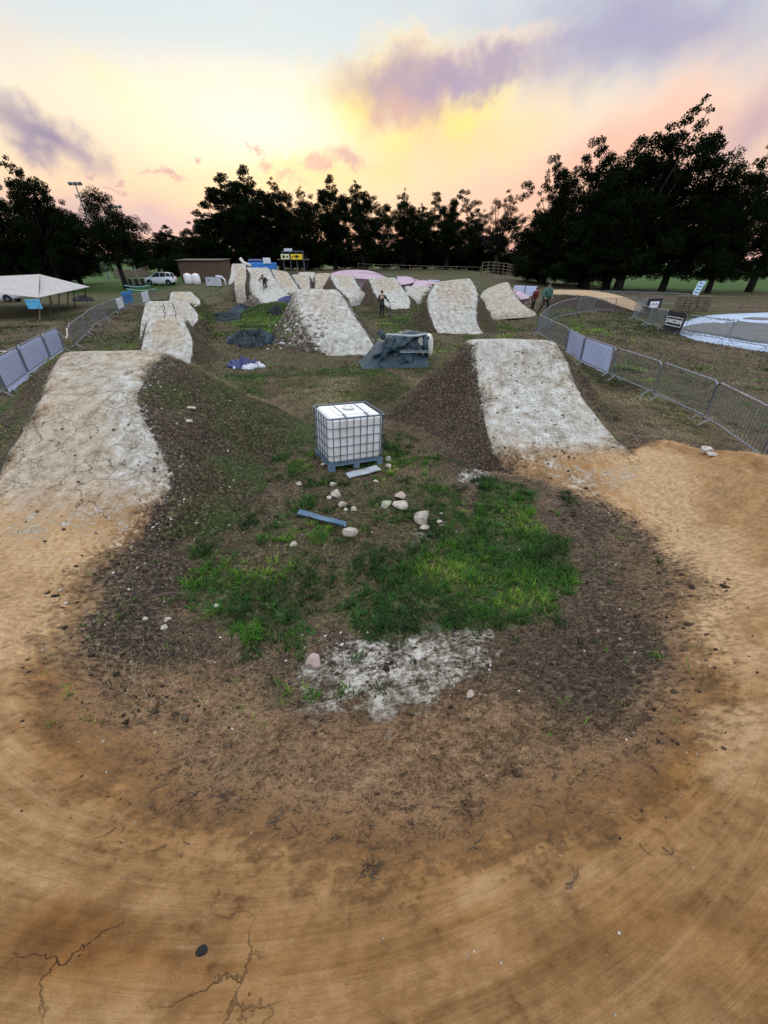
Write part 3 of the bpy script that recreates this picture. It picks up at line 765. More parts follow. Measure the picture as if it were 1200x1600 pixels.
def scatter_blades(name, mat, centres, zz, hgt, wid, tint, per, spread, lean, seed, curl=.5):
    g = np.random.default_rng(seed); n = len(centres)
    k = np.repeat(np.arange(n), per); N = len(k)
    a = g.uniform(0, 2*math.pi, N); r = spread[k]*np.sqrt(g.random(N))
    bx = centres[k, 0]+np.cos(a)*r; by = centres[k, 1]+np.sin(a)*r; bz = zz[k]-.01
    a2 = a+g.normal(0, .5, N); H = hgt[k]*g.uniform(.45, 1.15, N); L = lean*g.uniform(.2, 1.2, N)*H
    dx, dy = np.cos(a2), np.sin(a2); wx, wy = -dy, dx; W = wid[k]*g.uniform(.6, 1.3, N)
    V = np.zeros((N, 5, 3))
    for j, (fh, fl, fw) in enumerate(((0, 0, .5), (0, 0, -.5), (.6, .38, .42), (.6, .38, -.42), (1-.25*curl, 1, 0))):
        V[:, j, 0] = bx+dx*L*fl+wx*W*fw; V[:, j, 1] = by+dy*L*fl+wy*W*fw; V[:, j, 2] = bz+H*fh
    b = np.arange(N)[:, None]*5
    F = np.concatenate([b+np.array([[0, 1, 3]]), b+np.array([[0, 3, 2]]), b+np.array([[2, 3, 4]])])
    T = np.clip(np.repeat(tint[k]+g.normal(0, .09, N), 5), 0, 1)
    o = mesh_obj(name, V.reshape(-1, 3), F, mat, None, False, dict(tint=T)); return o
def cloud(n, x0, x1, y0, y1, seed, power=1.3):
    g = np.random.default_rng(seed)
    P = np.stack([g.uniform(x0, x1, n), g.uniform(y0, y1, n)], 1)
    return P
def heights(P):
    z = np.empty(len(P)); j = np.zeros(len(P), bool)
    for i, (x, y) in enumerate(P): z[i], j[i] = surf(float(x), float(y))
    return z, j
def in_view(P, z):
    y = P[:, 1]; dz = z-CAMZ; zc = y*CP-dz*SP; up = y*SP+dz*CP
    px = 600+FPX*P[:, 0]/zc; py = 800-FPX*up/zc
    return (zc > .2) & (px > -180) & (px < 1380) & (py < 1700)
def masks(P):
    mk_ = ground_masks(P[:, 0], P[:, 1]); return mk_
# lush tufts near
P = cloud(60000, -5.5, 5.5, 1.6, 9.5, 21); mm = masks(P)
gmask = mm['m1'][:, 2]+.9*fbm(P[:, 0]*2.2, P[:, 1]*2.2, 3, 4, .6)+.9*fbm(P[:, 0]*7, P[:, 1]*7, 5, 3, .6)
keep = (gmask > .60) & (mm['m1'][:, 0] < .3); P = P[keep]; gm_ = gmask[keep]
z, j = heights(P); ok = ~j; P, z, gm_ = P[ok], z[ok], gm_[ok]
sel = rng.random(len(P)) < .5; P, z, gm_ = P[sel], z[sel], gm_[sel]
hh = .042+.085*np.clip(gm_-.5, 0, .7)+.03*(fbm(P[:, 0]*2.3, P[:, 1]*2.3, 8, 2) > .2)
tt_ = .33+.62*fbm(P[:, 0]*1.3, P[:, 1]*1.3, 5, 3)+.14*rng.normal(size=len(P))
o = scatter_blades('grass', M_GRASS, P, z, hh, np.full(len(P), .0095), tt_, 8, np.full(len(P), .03), 1.0, 1)
tag(o, 'tufts of bright green grass growing on the loose soil in the bowl', 'grass', kind='stuff')
print('lush', len(P))
# sparse green/dry grass over everything else that is not track, thinning with distance
def field(n, x0, x1, y0, y1, seed, h, wd, per, spread, name, label, mat, thr, tint0, tamp, lean=1.0, sub=None):
    P = cloud(n, x0, x1, y0, y1, seed); z, j = heights(P)
    v = in_view(P, z); P, z, j = P[v], z[v], j[v]; mm = masks(P)
    gk = mm['m1'][:, 2]; gk = np.where(j, np.maximum(.5, gk*1.1), gk)
    dense = gk+.75*fbm(P[:, 0]*1.1+seed, P[:, 1]*1.1, 3, 4, .6)
    cl = np.where(j, 0, mm['m1'][:, 0])
    face = np.zeros(len(P), bool)
    for i in np.nonzero(j)[0]:
        hh_ = FB.ray_cast(Vector((P[i, 0], P[i, 1], 8)), Vector((0, 0, -1)))
        face[i] = hh_[0] is not None and abs(hh_[0].z-z[i]) < .03
    keep = (dense > thr) & (cl < .25) & ~face
    P, z, gk = P[keep], z[keep], gk[keep]
    tt_ = tint0+tamp*fbm(P[:, 0]*.6, P[:, 1]*.6, seed, 3)
    dist = np.hypot(P[:, 0], P[:, 1]); sc = np.clip(dist/9, .7, 3.2)
    o = scatter_blades(name, mat, P, z, h*(.7+.6*rng.random(len(P)))*np.clip(sc, .8, 1.5), wd*sc, tt_, per, spread*sc, lean, seed)
    tag(o, label, 'grass', kind='stuff'); print(name, len(P)); return o
FB = bvh_of([c for o in NEAR_J for c in o.children if c.name.startswith('riding_face')])
field(26000, -9, 10, 1.2, 16, 31, .05, .008, 6, .05, 'grass', 'short patchy green grass over the infield and the jump banks', M_FIELD, .5, .55, .9, 1.0)
field(34000, -26, 26, 12, 48, 32, .07, .014, 5, .11, 'grass', 'short dull green grass across the field between the jumps', M_FIELD, .62, .5, .9, 1.1)
field(40000, -8, 9, .9, 14, 33, .045, .0062, 6, .06, 'dry_grass', 'dead straw coloured grass lying on the dark soil', M_STRAW, -.02, .62, .7, 2.6)
field(22000, -26, 26, 12, 42, 34, .06, .012, 5, .12, 'dry_grass', 'dead brown grass across the field between the jumps', M_STRAW, .12, .35, .6, 1.6)
field(20000, -14, 14, 6, 34, 35, .07, .012, 6, .08, 'grass', 'brighter yellow green patches of grass in the middle of the infield', M_GRASS, .70, .60, .5, 1.0)
# single plants on bare soil, and broad leaved weeds
def tufts(pts, name, label, n, h, wdt, lean, tint, seed, spread=.05):
    P = np.array([at(px, py) for px, py in pts])
    o = scatter_blades(name, M_GRASS, P[:, :2], P[:, 2], np.full(len(P), h), np.full(len(P), wdt), np.full(len(P), tint), n, np.full(len(P), spread), lean, seed, .9)
    tag(o, label, 'weeds', kind='stuff'); return o
tufts([(385,1000),(395,1005),(405,995),(400,985),(372,990)], 'grass', 'bright tuft of long green grass at the left edge of the grassy patch', 60, .13, .008, 1.0, .55, 41)
tufts([(495,1098),(488,1090),(872,805)], 'grass', 'small lone green tufts on bare soil', 45, .075, .008, 1.0, .5, 42)
g_ = np.random.default_rng(5)
wp = [(575,935),(600,950),(560,960),(590,970),(550,945),(620,935),(640,955),(790,880),(830,860),(860,890),(800,820),(780,800),(740,900),(760,930),(300,940),(340,930),(420,950),(450,970),(700,880),(720,860),(850,920),(600,890),(680,930),(815,835),(785,850),(835,890),(765,870),(745,840),(380,945),(480,985)]
tufts(wp+[(a+g_.uniform(-26, 26), b+g_.uniform(-14, 14)) for a, b in wp for _ in range(3)], 'weeds', 'broad leaved dark green weeds in the grassy patch', 12, .07, .026, 1.9, .30, 43, .03)
tufts([(a, b) for a, b in zip(g_.uniform(70, 420, 46), g_.uniform(860, 1150, 46))]+[(a, b) for a, b in zip(g_.uniform(850, 1090, 26), g_.uniform(820, 1160, 26))], 'weeds', 'scattered small seedlings on bare brown soil', 7, .04, .006, 1.6, .62, 44, .03)

# ------------------------------------------------------------------ clods, pebbles, twigs
ICO_V = []; 
ph = (1+5**.5)/2
for a in (-1, 1):
    for b in (-ph, ph): ICO_V += [(0, a, b), (a, b, 0), (b, 0, a)]
ICO_V = np.array(ICO_V)/math.hypot(1, ph)
def hull_faces(V):
    F = []
    n = len(V)
    for i in range(n):
        for j_ in range(i+1, n):
            for k in range(j_+1, n):
                a, b, c = V[i], V[j_], V[k]
                if abs(np.linalg.norm(a-b)-1.0515) < .02 and abs(np.linalg.norm(b-c)-1.0515) < .02 and abs(np.linalg.norm(a-c)-1.0515) < .02:
                    nrm = np.cross(b-a, c-a); F.append((i, j_, k) if nrm@a > 0 else (i, k, j_))
    return np.array(F)
ICO_F = hull_faces(ICO_V)
def lumps(name, label, cat, mat, P, z, size, flat, seed):
    g = np.random.default_rng(seed); n = len(P)
    V = ICO_V[None]*(1+g.uniform(-.38, .38, (n, 12, 1)))
    ang = g.uniform(0, 6.28, n); c, s = np.cos(ang)[:, None], np.sin(ang)[:, None]
    st = g.uniform(.6, 1.5, (n, 1)); X_ = V[..., 0]*st; Y_ = V[..., 1]/st**.5
    V = np.stack([X_*c-Y_*s, X_*s+Y_*c, V[..., 2]*flat], -1)*size[:, None, None]
    V[..., 0] += P[:, 0][:, None]; V[..., 1] += P[:, 1][:, None]; V[..., 2] += (z+size*flat*.25)[:, None]
    F = (ICO_F[None]+np.arange(n)[:, None, None]*12).reshape(-1, 3)
    o = mesh_obj(name, V.reshape(-1, 3), F, mat, None, False, dict(tint=np.repeat(g.random(n), 12)))
    tag(o, label, cat, kind='stuff'); return o
def tint_mat(name, stops, rough=.9):
    m = bpy.data.materials.new(name); m.use_nodes = True; t = NT(m.node_tree); p = t.n['Principled BSDF']
    f = t.new('ShaderNodeAttribute', attribute_name='tint').outputs['Fac']
    P_ = t.new('ShaderNodeNewGeometry').outputs['Position']
    c = t.ramp(t.m('ADD', t.m('MULTIPLY', f, .7), t.m('MULTIPLY', t.noise(P_, 60, 3, .6), .3)), stops)
    t.put(p.inputs['Base Color'], c); p.inputs['Roughness'].default_value = rough; p.inputs['Specular IOR Level'].default_value = .2
    return m
M_CLOD = tint_mat('clod_soil', [(.1, (.015, .011, .008, 1)), (.5, (.06, .042, .026, 1)), (.8, (.15, .105, .065, 1)), (1, (.28, .21, .14, 1))])
M_DARK = tint_mat('dark_clod', [(.1, (.02, .016, .012, 1)), (.6, (.06, .045, .03, 1)), (1, (.14, .11, .08, 1))])
M_CHIP = tint_mat('chalk_chip', [(.1, (.14, .12, .095, 1)), (.5, (.34, .30, .25, 1)), (1, (.66, .63, .58, 1))])
P = cloud(52000, -6, 7, .5, 10, 51)
P = P[rng.random(len(P)) < np.clip(2.4/np.hypot(P[:, 0], P[:, 1]-.2), .12, 1)]
mm = masks(P); loose = (1-mm['m1'][:, 0])*(1-.75*mm['m1'][:, 2])*(.5+.5*(fbm(P[:, 0]*1.6, P[:, 1]*1.6, 6, 3)+.5))
keep = (rng.random(len(P)) < loose*1.0); P = P[keep]; z, j = heights(P); P, z = P[~j], z[~j]
print('clods', len(P))
lumps('soil_clods', 'crumbs and clods of dark brown soil scattered over the bowl', 'soil clods', M_CLOD, P, z, (.004+.014*rng.random(len(P))**3.0+.004*rng.random(len(P)))*np.clip(np.hypot(P[:, 0], P[:, 1])/3.2, .3, 1), .6, 1)
P = cloud(2600, -5, 5.5, 1.3, 9, 57); mm = masks(P); P = P[(rng.random(len(P)) < (1-mm['m1'][:, 0])*(1-.8*mm['m1'][:, 2]))]; z, j = heights(P); P, z = P[~j], z[~j]
lumps('soil_clods', 'larger lumps of dark soil half bedded in the bowl', 'soil clods', M_CLOD, P, z-.006, .012+.03*rng.random(len(P))**2.5, .55, 9)
# dark clods on the face of the right-hand jump and elsewhere on pale clay
pt = []; 
for _ in range(420):
    px, py = g_.uniform(745, 1000), g_.uniform(590, 745)
    if fbm(px*.03, py*.05, 2, 3) > -.05: pt.append(at_surf(px, py))
for _ in range(70): pt.append(at_surf(g_.uniform(20, 260), g_.uniform(640, 850)))
for _ in range(60): pt.append(at_surf(g_.uniform(750, 880), g_.uniform(545, 600)))
pt = np.array(pt)
lumps('soil_clods', 'dark clods of soil lying on the pale jump faces', 'soil clods', M_DARK, pt[:, :2], pt[:, 2], .006+.024*g_.random(len(pt))**2.4, .6, 2)
pt = []
for _ in range(420): pt.append(at_surf(g_.uniform(60, 1120), g_.uniform(780, 1250)))
for _ in range(260): pt.append(at_surf(g_.uniform(470, 770), g_.uniform(985, 1095)))
for _ in range(220): pt.append(at_surf(g_.uniform(220, 480), g_.uniform(560, 860)))
for _ in range(160): pt.append(at_surf(g_.uniform(210, 290), g_.uniform(600, 840)))
for _ in range(60): pt.append(at_surf(g_.uniform(50, 1150), g_.uniform(1250, 1590)))
pt = np.array(pt)
lumps('pebbles', 'small pale chips of chalk scattered over the soil', 'pebbles', M_CHIP, pt[:, :2], pt[:, 2], (.004+.014*g_.random(len(pt))**3)*np.clip(pt[:, 1]/2.2, .3, 1)+.004*np.clip(pt[:, 1]/5, 0, 1.5), .65, 3)
# chalk rubble on the left bank of the middle jump
pt = []
for _ in range(210): pt.append(at_surf(g_.uniform(418, 512), g_.uniform(490, 548)))
pt = np.array(pt)
lumps('rubble', 'lumps of pale chalk on the left bank of the middle jump', 'rubble', tint_mat('rubble', [(.1, (.12, .10, .08, 1)), (.45, (.34, .31, .27, 1)), (1, (.66, .64, .6, 1))]), pt[:, :2], pt[:, 2], .02+.09*g_.random(len(pt))**2.4, .7, 4)
# twigs and roots
mb = MB()
for i in range(430):
    if i < 300: px, py = g_.uniform(180, 1080), g_.uniform(1010, 1330)
    elif i < 430: px, py = g_.uniform(860, 1090), g_.uniform(800, 1180)
    elif i < 415: px, py = g_.uniform(90, 330), g_.uniform(800, 1150)
    else: px, py = g_.uniform(60, 1150), g_.uniform(1320, 1580)
    p = at(px, py); a = g_.uniform(0, 6.28); L_ = (.02+.07*g_.random()**2)*(.45 if i > 415 else 1); q = []
    bend = g_.uniform(-1.2, 1.2)
    for s_ in range(5):
        f = s_/4; aa = a+bend*f; x_ = p[0]+math.cos(aa)*L_*f; y_ = p[1]+math.sin(aa)*L_*f
        q.append((x_, y_, G(x_, y_)+.004+.012*math.sin(math.pi*f)*g_.random()))
    mb.tube(q, [.0022, .002, .0018, .0012, .0006], 4)
for px, py in ((310,1250),(335,1245),(350,1250),(322,1238),(362,1238),(575,1365),(580,1372),(588,1365),(572,1358),(700,1070),(960,1110),(745,1325),(885,1385),(430,1290),(440,1280)):
    for k_ in range(5):
        p = at(px+g_.uniform(-6, 6), py+g_.uniform(-5, 5)); a = g_.uniform(0, 6.28); L_ = g_.uniform(.03, .09); q = []
        for s_ in range(4):
            f = s_/3; q.append((p[0]+math.cos(a+f*.6)*L_*f, p[1]+math.sin(a+f*.6)*L_*f, G(p[0], p[1])+.006+.015*f*g_.random()))
        mb.tube(q, [.003, .0026, .002, .001], 4)
M_TWIG = simple_mat('twig', (.05, .035, .024), .9, namt=.2, col2=(.14, .10, .065))
tag(mb.build('twigs', M_TWIG), 'dark broken twigs and roots lying on the soil', 'twigs', kind='stuff')

# ------------------------------------------------------------------ rocks one can tell apart
def rock_mat(name, a, b):
    return simple_mat(name, a, .9, nscale=9, col2=b, bump=.01, bscale=22, spec=.2)
M_RCK = rock_mat('chalk_rock', (.50, .455, .385), (.27, .225, .17)); M_RPK = rock_mat('pink_rock', (.40, .29, .25), (.48, .40, .36)); M_RMO = rock_mat('mossy_rock', (.42, .42, .32), (.16, .20, .08))
def rock(px, py, wpx, hratio, label, mat=None, seed=0, group='pale rocks round the water tank'):
    p = at_surf(px, py); zc = p[1]*CP-(p[2]-CAMZ)*SP; r = wpx/2*zc/FPX
    g = np.random.default_rng(seed+100); n1, n2 = 14, 9; V = []; F = []
    for i in range(n2):
        th = math.pi*i/(n2-1)
        for k in range(n1):
            a = 2*math.pi*k/n1; V.append((math.sin(th)*math.cos(a), math.sin(th)*math.sin(a), math.cos(th)))
    V = np.array(V)
    for _ in range(13):                                         # chip flat facets
        nr_ = g.normal(size=3); nr_ /= np.linalg.norm(nr_); d_ = g.uniform(.5, .8); pr = V@nr_
        V = V-np.maximum(pr-d_, 0)[:, None]*nr_[None]
    V = V*(1+.12*fbm(V[:, 0]*2+seed, V[:, 1]*2, V[:, 2]*2, 3)[:, None]); V = V*np.array([1, .8, hratio])*r*1.08
    a = g.uniform(-.5, .5); c, s = math.cos(a), math.sin(a); V = V@np.array([[c, s, 0], [-s, c, 0], [0, 0, 1]])
    for i in range(n2-1):
        for k in range(n1): F.append((i*n1+k, (i+1)*n1+k, (i+1)*n1+(k+1) % n1, i*n1+(k+1) % n1))
    V[:, 2] += r*hratio*.55
    o = mesh_obj('rock', V, F, mat or M_RCK); o.location = p.tolist(); tag(o, label, 'rock', group); return o
RK = [(491,1042,36,.85,'pinkish rock by itself at the edge of the white chalky patch', 'p'),
 (545,836,27,.8,'pale rock at the right end of the blue plastic strip', 0), (526,776,20,.75,'blocky pale rock, largest of the group in front of the tank corner', 0),
 (520,760,13,.7,'small pale rock nearest the front left foot of the tank', 0), (515,780,11,.8,'small round rock at the left of the blocky pale rock', 0),
 (535,791,16,.75,'greyish rock between the blocky rock and the pointed one', 0), (553,799,14,.9,'pointed pale rock, rightmost of the group before the tank', 0),
 (541,799,10,.7,'tiny rock tucked between the greyish rock and the pointed one', 0), (626,779,23,.55,'flat pinkish rock above the long pale rock', 'p'),
 (629,793,31,.5,'long pale rock, right of the mossy rock', 0), (604,792,20,.6,'mossy rock with grass at its foot', 'm'),
 (658,815,34,.75,'largest pale rock, square, right of the long one', 0), (663,826,16,.5,'low flat stone just below the largest pale rock', 0),
 (588,755,10,.8,'small round stone in front of the grey board', 0), (606,731,14,.8,'stone against the front right foot of the tank', 'p'),
 (607,720,11,.8,'smaller stone behind the one at the right foot of the tank', 0), (506,727,9,.7,'small stone beside the left side of the tank', 0),
 (469,760,10,.9,'small white stone alone to the left of the tank', 0), (459,853,15,.6,'white stone alone below the blue plastic strip', 0),
 (689,804,8,.6,'tiny white stone right of the largest pale rock', 0), (686,817,10,.5,'flat white stone lower right of the largest pale rock', 0),
 (227,970,11,.6,'white stone, leftmost on the dark soil left of the grass', 0), (262,971,12,.6,'white stone just right of the leftmost one on dark soil', 0),
 (257,984,16,.5,'longer flat stone below the two white stones on dark soil', 0), (735,1087,16,.5,'flat grey pink stone below the white chalky patch', 'p'),
 (1100,709,26,.5,'pale rock on the crest of the orange berm beside the barriers', 0), (1112,713,20,.4,'lower flat rock touching the pale rock on the berm crest', 0),
 (268,745,14,.8,'chalk lump at the lower right edge of the broad left mound', 0), (300,640,14,.6,'pale stone high on the grassy bank of the left mound', 0),
 (296,660,11,.6,'small stone lower on the grassy bank of the left mound', 0), (340,950,10,.6,'white stone in the left clump of grass', 0)]
for i, (px, py, wp_, hr, lb, k_) in enumerate(RK):
    rock(px, py, wp_, hr, lb, {'p': M_RPK, 'm': M_RMO}.get(k_), i)
o = rock(322,1492,19,.3,'flat black lump of charred material on the orange clay in the near left', simple_mat('char', (.012, .011, .01), .9, bump=.01), 77, None)
o.name = 'charred_lump'; o['category'] = 'lump'; o.data.name = 'charred_lump'
# ------------------------------------------------------------------ materials for made things
M_STEEL = simple_mat('galvanised_steel', (.26, .29, .33), .45, .85, nscale=14, namt=.12)
M_DKSTEEL = simple_mat('dark_steel', (.13, .17, .22), .5, .6, nscale=10)
M_PLAST = simple_mat('white_plastic', (.80, .80, .80), .42, nscale=2.2, col2=(.66, .65, .60))
M_CREAM = simple_mat('cream_foam', (.66, .64, .55), .7, nscale=5, bump=.004)
M_BLUEP = simple_mat('blue_pallet', (.10, .19, .30), .55, nscale=6, col2=(.16, .22, .28))
M_TARP = simple_mat('blue_grey_tarp', (.014, .034, .046), .5, nscale=3, col2=(.035, .065, .085), spec=.4, bump=.08, bscale=3.2)
M_TARPD = simple_mat('dark_tarp', (.005, .012, .015), .45, nscale=5, col2=(.04, .058, .065), spec=.2, bump=.12, bscale=4)  # lighter second colour paints highlights onto the crinkled folds
M_NAVY = simple_mat('navy_tarp', (.012, .024, .13), .35, nscale=2, spec=.6)
M_WHITEC = simple_mat('white_cloth', (.76, .78, .84), .6, nscale=2, namt=.05, trans=.2)
M_BLUEC = simple_mat('pale_blue_cloth', (.74, .79, .97), .6, nscale=1.5, namt=.04, trans=.4)
M_BBLUE = simple_mat('bright_blue_plastic', (.03, .22, .62), .5, nscale=3)
M_BLACK = simple_mat('black_cloth', (.012, .012, .014), .7, nscale=5)
M_WOOD = simple_mat('weathered_wood', (.17, .13, .09), .85, nscale=6, col2=(.09, .07, .05), bump=.005)
M_BROWN = simple_mat('brown_boards', (.085, .055, .035), .85, nscale=3, col2=(.13, .085, .055), bump=.006)
M_GREYB = simple_mat('grey_board', (.42, .44, .47), .7, nscale=3)
M_CANV = simple_mat('cream_canvas', (.44, .41, .38), .75, nscale=2, col2=(.34, .31, .28), bump=.01, bscale=5)
M_YEL = simple_mat('yellow_banner', (.75, .55, .02), .55, nscale=2, namt=.05)
M_PYEL = simple_mat('pale_yellow_banner', (.68, .70, .38), .55, nscale=2, namt=.05)
M_CAR = simple_mat('white_paint', (.72, .76, .82), .25, nscale=1, namt=.02, spec=.6)
M_GLASS = simple_mat('dark_glass', (.02, .03, .04), .12, nscale=1, spec=.8)
M_RUBBER = simple_mat('rubber', (.02, .02, .02), .8)
M_REDL = simple_mat('red_lamp', (.5, .03, .03), .3)
M_ORD = ['nearest', 'second', 'third', 'fourth', 'fifth', 'sixth', 'seventh', 'eighth', 'ninth', 'tenth', 'eleventh', 'twelfth', 'thirteenth', 'fourteenth', 'fifteenth', 'sixteenth']

# ------------------------------------------------------------------ caged water tank on its pallet
def water_tank(loc, rz, tilt=(0, 0), label='', group=None, sc=1.0, simple=False):
    root = empty('water_tank', loc); root.rotation_euler = (R(tilt[0]), R(tilt[1]), rz); root.scale = (sc, sc, sc)
    W, D, H = 1.2, 1.0, 1.0
    b = MB(); b.box((0, 0, .155+.47), (W-.06, D-.06, .94), bev=.07); b.box((0, 0, 1.105), (W*.55, D*.6, .03), bev=.012)
    body = b.build('tank_body', M_PLAST, root)
    b = MB(); b.lathe([(.105, 1.115), (.11, 1.125), (.11, 1.16), (.095, 1.168), (.02, 1.17)], n=20); b.build('lid', M_PLAST, body)
    b = MB()
    for i in range(8):
        a = i*math.pi/4; b.tube([(.09*math.cos(a), .09*math.sin(a), 1.168), (.05*math.cos(a), .05*math.sin(a), 1.176)], .004, 4)
    b.tube([(.11*math.cos(i*math.pi/10), .11*math.sin(i*math.pi/10), 1.128) for i in range(20)], .006, 5, closed=True)
    b.build('lid_rim', simple_mat('brown_stain', (.25, .17, .13), .7), body)
    c = MB(); hx, hy = W/2, D/2; r = .009
    def ring(z, rr=r, inset=0.0):
        pts = []
        for cx, cy, a0 in ((hx-.06, hy-.06, 0), (-hx+.06, hy-.06, 90), (-hx+.06, -hy+.06, 180), (hx-.06, -hy+.06, 270)):
            for k in range(4): a = R(a0+30*k); pts.append((cx+.06*math.cos(a), cy+.06*math.sin(a), z))
        c.tube(pts, rr, 6, closed=True)
    for z in (.17, .345, .53, .715, .90): ring(z)
    ring(1.09, .017)
    for x in np.linspace(-hx+.1, hx-.1, 8):
        for s_ in (-1, 1): c.tube([(x, s_*hy, .16), (x, s_*hy, 1.09)], r, 6)
    for y in np.linspace(-hy+.1, hy-.1, 6):
        for s_ in (-1, 1): c.tube([(s_*hx, y, .16), (s_*hx, y, 1.09)], r, 6)
    c.build('cage', M_DKSTEEL, root)
    c = MB()
    for x in (-.22, .24): c.tube([(x, -hy, 1.1), (x, -.2, 1.118), (x, .2, 1.118), (x, hy, 1.1)], .014, 6)
    c.build('top_bar', M_DKSTEEL, root)
    p = MB(); p.box((0, 0, .135), (W, D, .03), bev=.006)
    for x in (-hx+.07, 0, hx-.07):
        for y in (-hy+.07, 0, hy-.07): p.box((x, y, .06), (.13, .12, .118), bev=.008)
        p.box((x, 0, .008), (.12, D-.02, .016))
    p.build('pallet', M_BLUEP, root)
    tag(root, label, 'water tank', group); return root
tp = at(512, 741); tq = at(601, 725)
yaw = math.atan2(tq[1]-tp[1], tq[0]-tp[0]); mid = (tp+tq)/2
cx = mid[0]-math.sin(yaw)*.5; cy = mid[1]+math.cos(yaw)*.5
water_tank((cx, cy, G(cx, cy)-.01), yaw, (-1.5, 3.5), 'white plastic water tank in a metal cage on a blue pallet in the infield')

def plank(name, a, b, w_, th, mat, label, cat, lift=.02, curve=0.0):
    A, B = Vector(a), Vector(b); d = (B-A); L_ = d.length; u = d.normalized(); s = u.cross(Vector((0, 0, 1))).normalized(); n = s.cross(u)
    mb = MB(); k = 10; V = []
    for i in range(k+1):
        f = i/k
        for j in range(7):
            t_ = (j/6-.5)*w_*(1-.25*curve*f); zz_ = curve*.06*(abs(j/6-.5)*2)**2+.006*math.sin(f*9+j)
            V.append(A+u*L_*f+s*t_+n*(zz_+lift+th))
    for i in range(k+1):
        f = i/k
        for j in range(7):
            t_ = (j/6-.5)*w_*(1-.25*curve*f); zz_ = curve*.06*(abs(j/6-.5)*2)**2+.006*math.sin(f*9+j)
            V.append(A+u*L_*f+s*t_+n*(zz_+lift))
    F = []; o = (k+1)*7
    for i in range(k):
        for j in range(6):
            q = (i*7+j, i*7+j+1, (i+1)*7+j+1, (i+1)*7+j); F.append(q); F.append(tuple(x+o for x in q[::-1]))
        F.append((i*7, (i+1)*7, o+(i+1)*7, o+i*7)); F.append((i*7+6, o+i*7+6, o+(i+1)*7+6, (i+1)*7+6))
    F.append(tuple(range(7))+tuple(range(o+6, o-1, -1))); F.append(tuple(range(k*7+6, k*7-1, -1))+tuple(range(o+k*7, o+k*7+7)))
    loc = Vector(a); mb.add([v-loc for v in V], F); ob = mb.build(name, mat, None, False); ob.location = loc
    tag(ob, label, cat); return ob
plank('plastic_strip', at(465, 806), at(540, 826), .13, .006, M_BLUEP, 'curved strip of blue plastic lying on the ground, ending at a pale rock', 'plastic strip', .02, 1.0)
a_, b_ = at(543, 746), at(592, 737); b_[2] = a_[2]+.02
plank('board', a_, b_, .22, .015, M_GREYB, 'blue grey board lying on the soil in front of the tank pallet', 'board', .02)

# ------------------------------------------------------------------ tarpaulins
def tarp_heap(px, py, wpx, dpx_m, h, mats, label, seed, ridge=6, name='tarpaulin', group='heaps of crumpled tarpaulin', rot=0.0, thin=False, cat='tarpaulin', bank=False):
    c = at_surf(px, py); zc = c[1]*CP-(c[2]-CAMZ)*SP; w_ = wpx/FPX*zc; d_ = dpx_m
    n1, n2 = 78, 46; U, Vv = np.meshgrid(np.linspace(-1, 1, n1), np.linspace(-1, 1, n2)); 
    ang = np.arctan2(Vv, U); rr = 1+.38*fbm(np.cos(ang)*1.3+seed, np.sin(ang)*1.3, seed, 3)
    sq = np.maximum(np.abs(U), np.abs(Vv)); l = np.hypot(U, Vv)+1e-6; Ux, Vx = U/l*sq*rr, Vv/l*sq*rr
    x = c[0]+(Ux*w_/2)*math.cos(rot)-(Vx*d_/2)*math.sin(rot); y = c[1]+(Ux*w_/2)*math.sin(rot)+(Vx*d_/2)*math.cos(rot)
    e = np.clip(1-sq, 0, 1); 
    warp = fbm(x*1.2+seed, y*1.2, 0, 3)*1.6
    rd = 1-np.abs(fbm(x*ridge*.30+warp, y*ridge*.42-warp, seed, 3, .55))*3.2; rd = np.clip(rd, -.4, 1)
    rd2 = 1-np.abs(fbm(x*ridge*1.1+warp*2, y*ridge*1.0, seed+4, 2))*3
    z = h*(e**.45)*(.40+.62*rd+.26*np.clip(rd2, -1, 1))
    if bank:
        g = np.array([[surf(float(a), float(b))[0] for a, b in zip(r1, r2)] for r1, r2 in zip(x, y)])
    else: g = gh(x, y)
    zz = g+.02+np.maximum(z, 0)+.012*rd2*e
    V = np.stack([x, y, zz], -1).reshape(-1, 3)-c
    V2 = V.copy(); V2[:, 2] -= .02; rim = (sq.reshape(-1) > .999)
    V[rim, 2] -= .03; V2[rim, 2] -= .02
    id_ = np.arange(n1*n2).reshape(n2, n1)
    F = np.stack([id_[:-1, :-1], id_[:-1, 1:], id_[1:, 1:], id_[1:, :-1]], -1).reshape(-1, 4)
    F = np.vstack([F, F[:, ::-1]+n1*n2])
    o = mesh_obj(name, np.vstack([V, V2]), F, mats[0], None, True); o.location = c.tolist()
    if len(mats) > 1:
        for m_ in mats[1:]: o.data.materials.append(m_)
        nz = fbm(Vx*1.1+seed, Ux*1.1+seed, 2, 2)
        q = (nz[:-1, :-1] > .12).astype(int).reshape(-1); q = np.concatenate([q, q]); o.data.polygons.foreach_set('material_index', q)
    tag(o, label, cat, group); return o
tarp_heap(398, 534, 78, 3.0, .62, [M_TARPD, M_TARP], 'large crumpled heap of dark blue green tarpaulin in the infield, nearest of the dark heaps', 3, 9)
tarp_heap(352, 497, 54, 2.4, .38, [M_TARPD, M_TARP], 'low dark heap of tarpaulin in front of the grassy mound', 6, 8)
tarp_heap(378, 487, 40, 2.4, .55, [M_TARPD, M_TARP], 'bluish heap of tarpaulin behind the low dark one, farthest of the heaps', 8, 8)
tarp_heap(382, 573, 48, 1.0, .34, [M_NAVY, M_WHITEC], 'small blue and white crumpled tarpaulin beside a white bag', 5, 10)
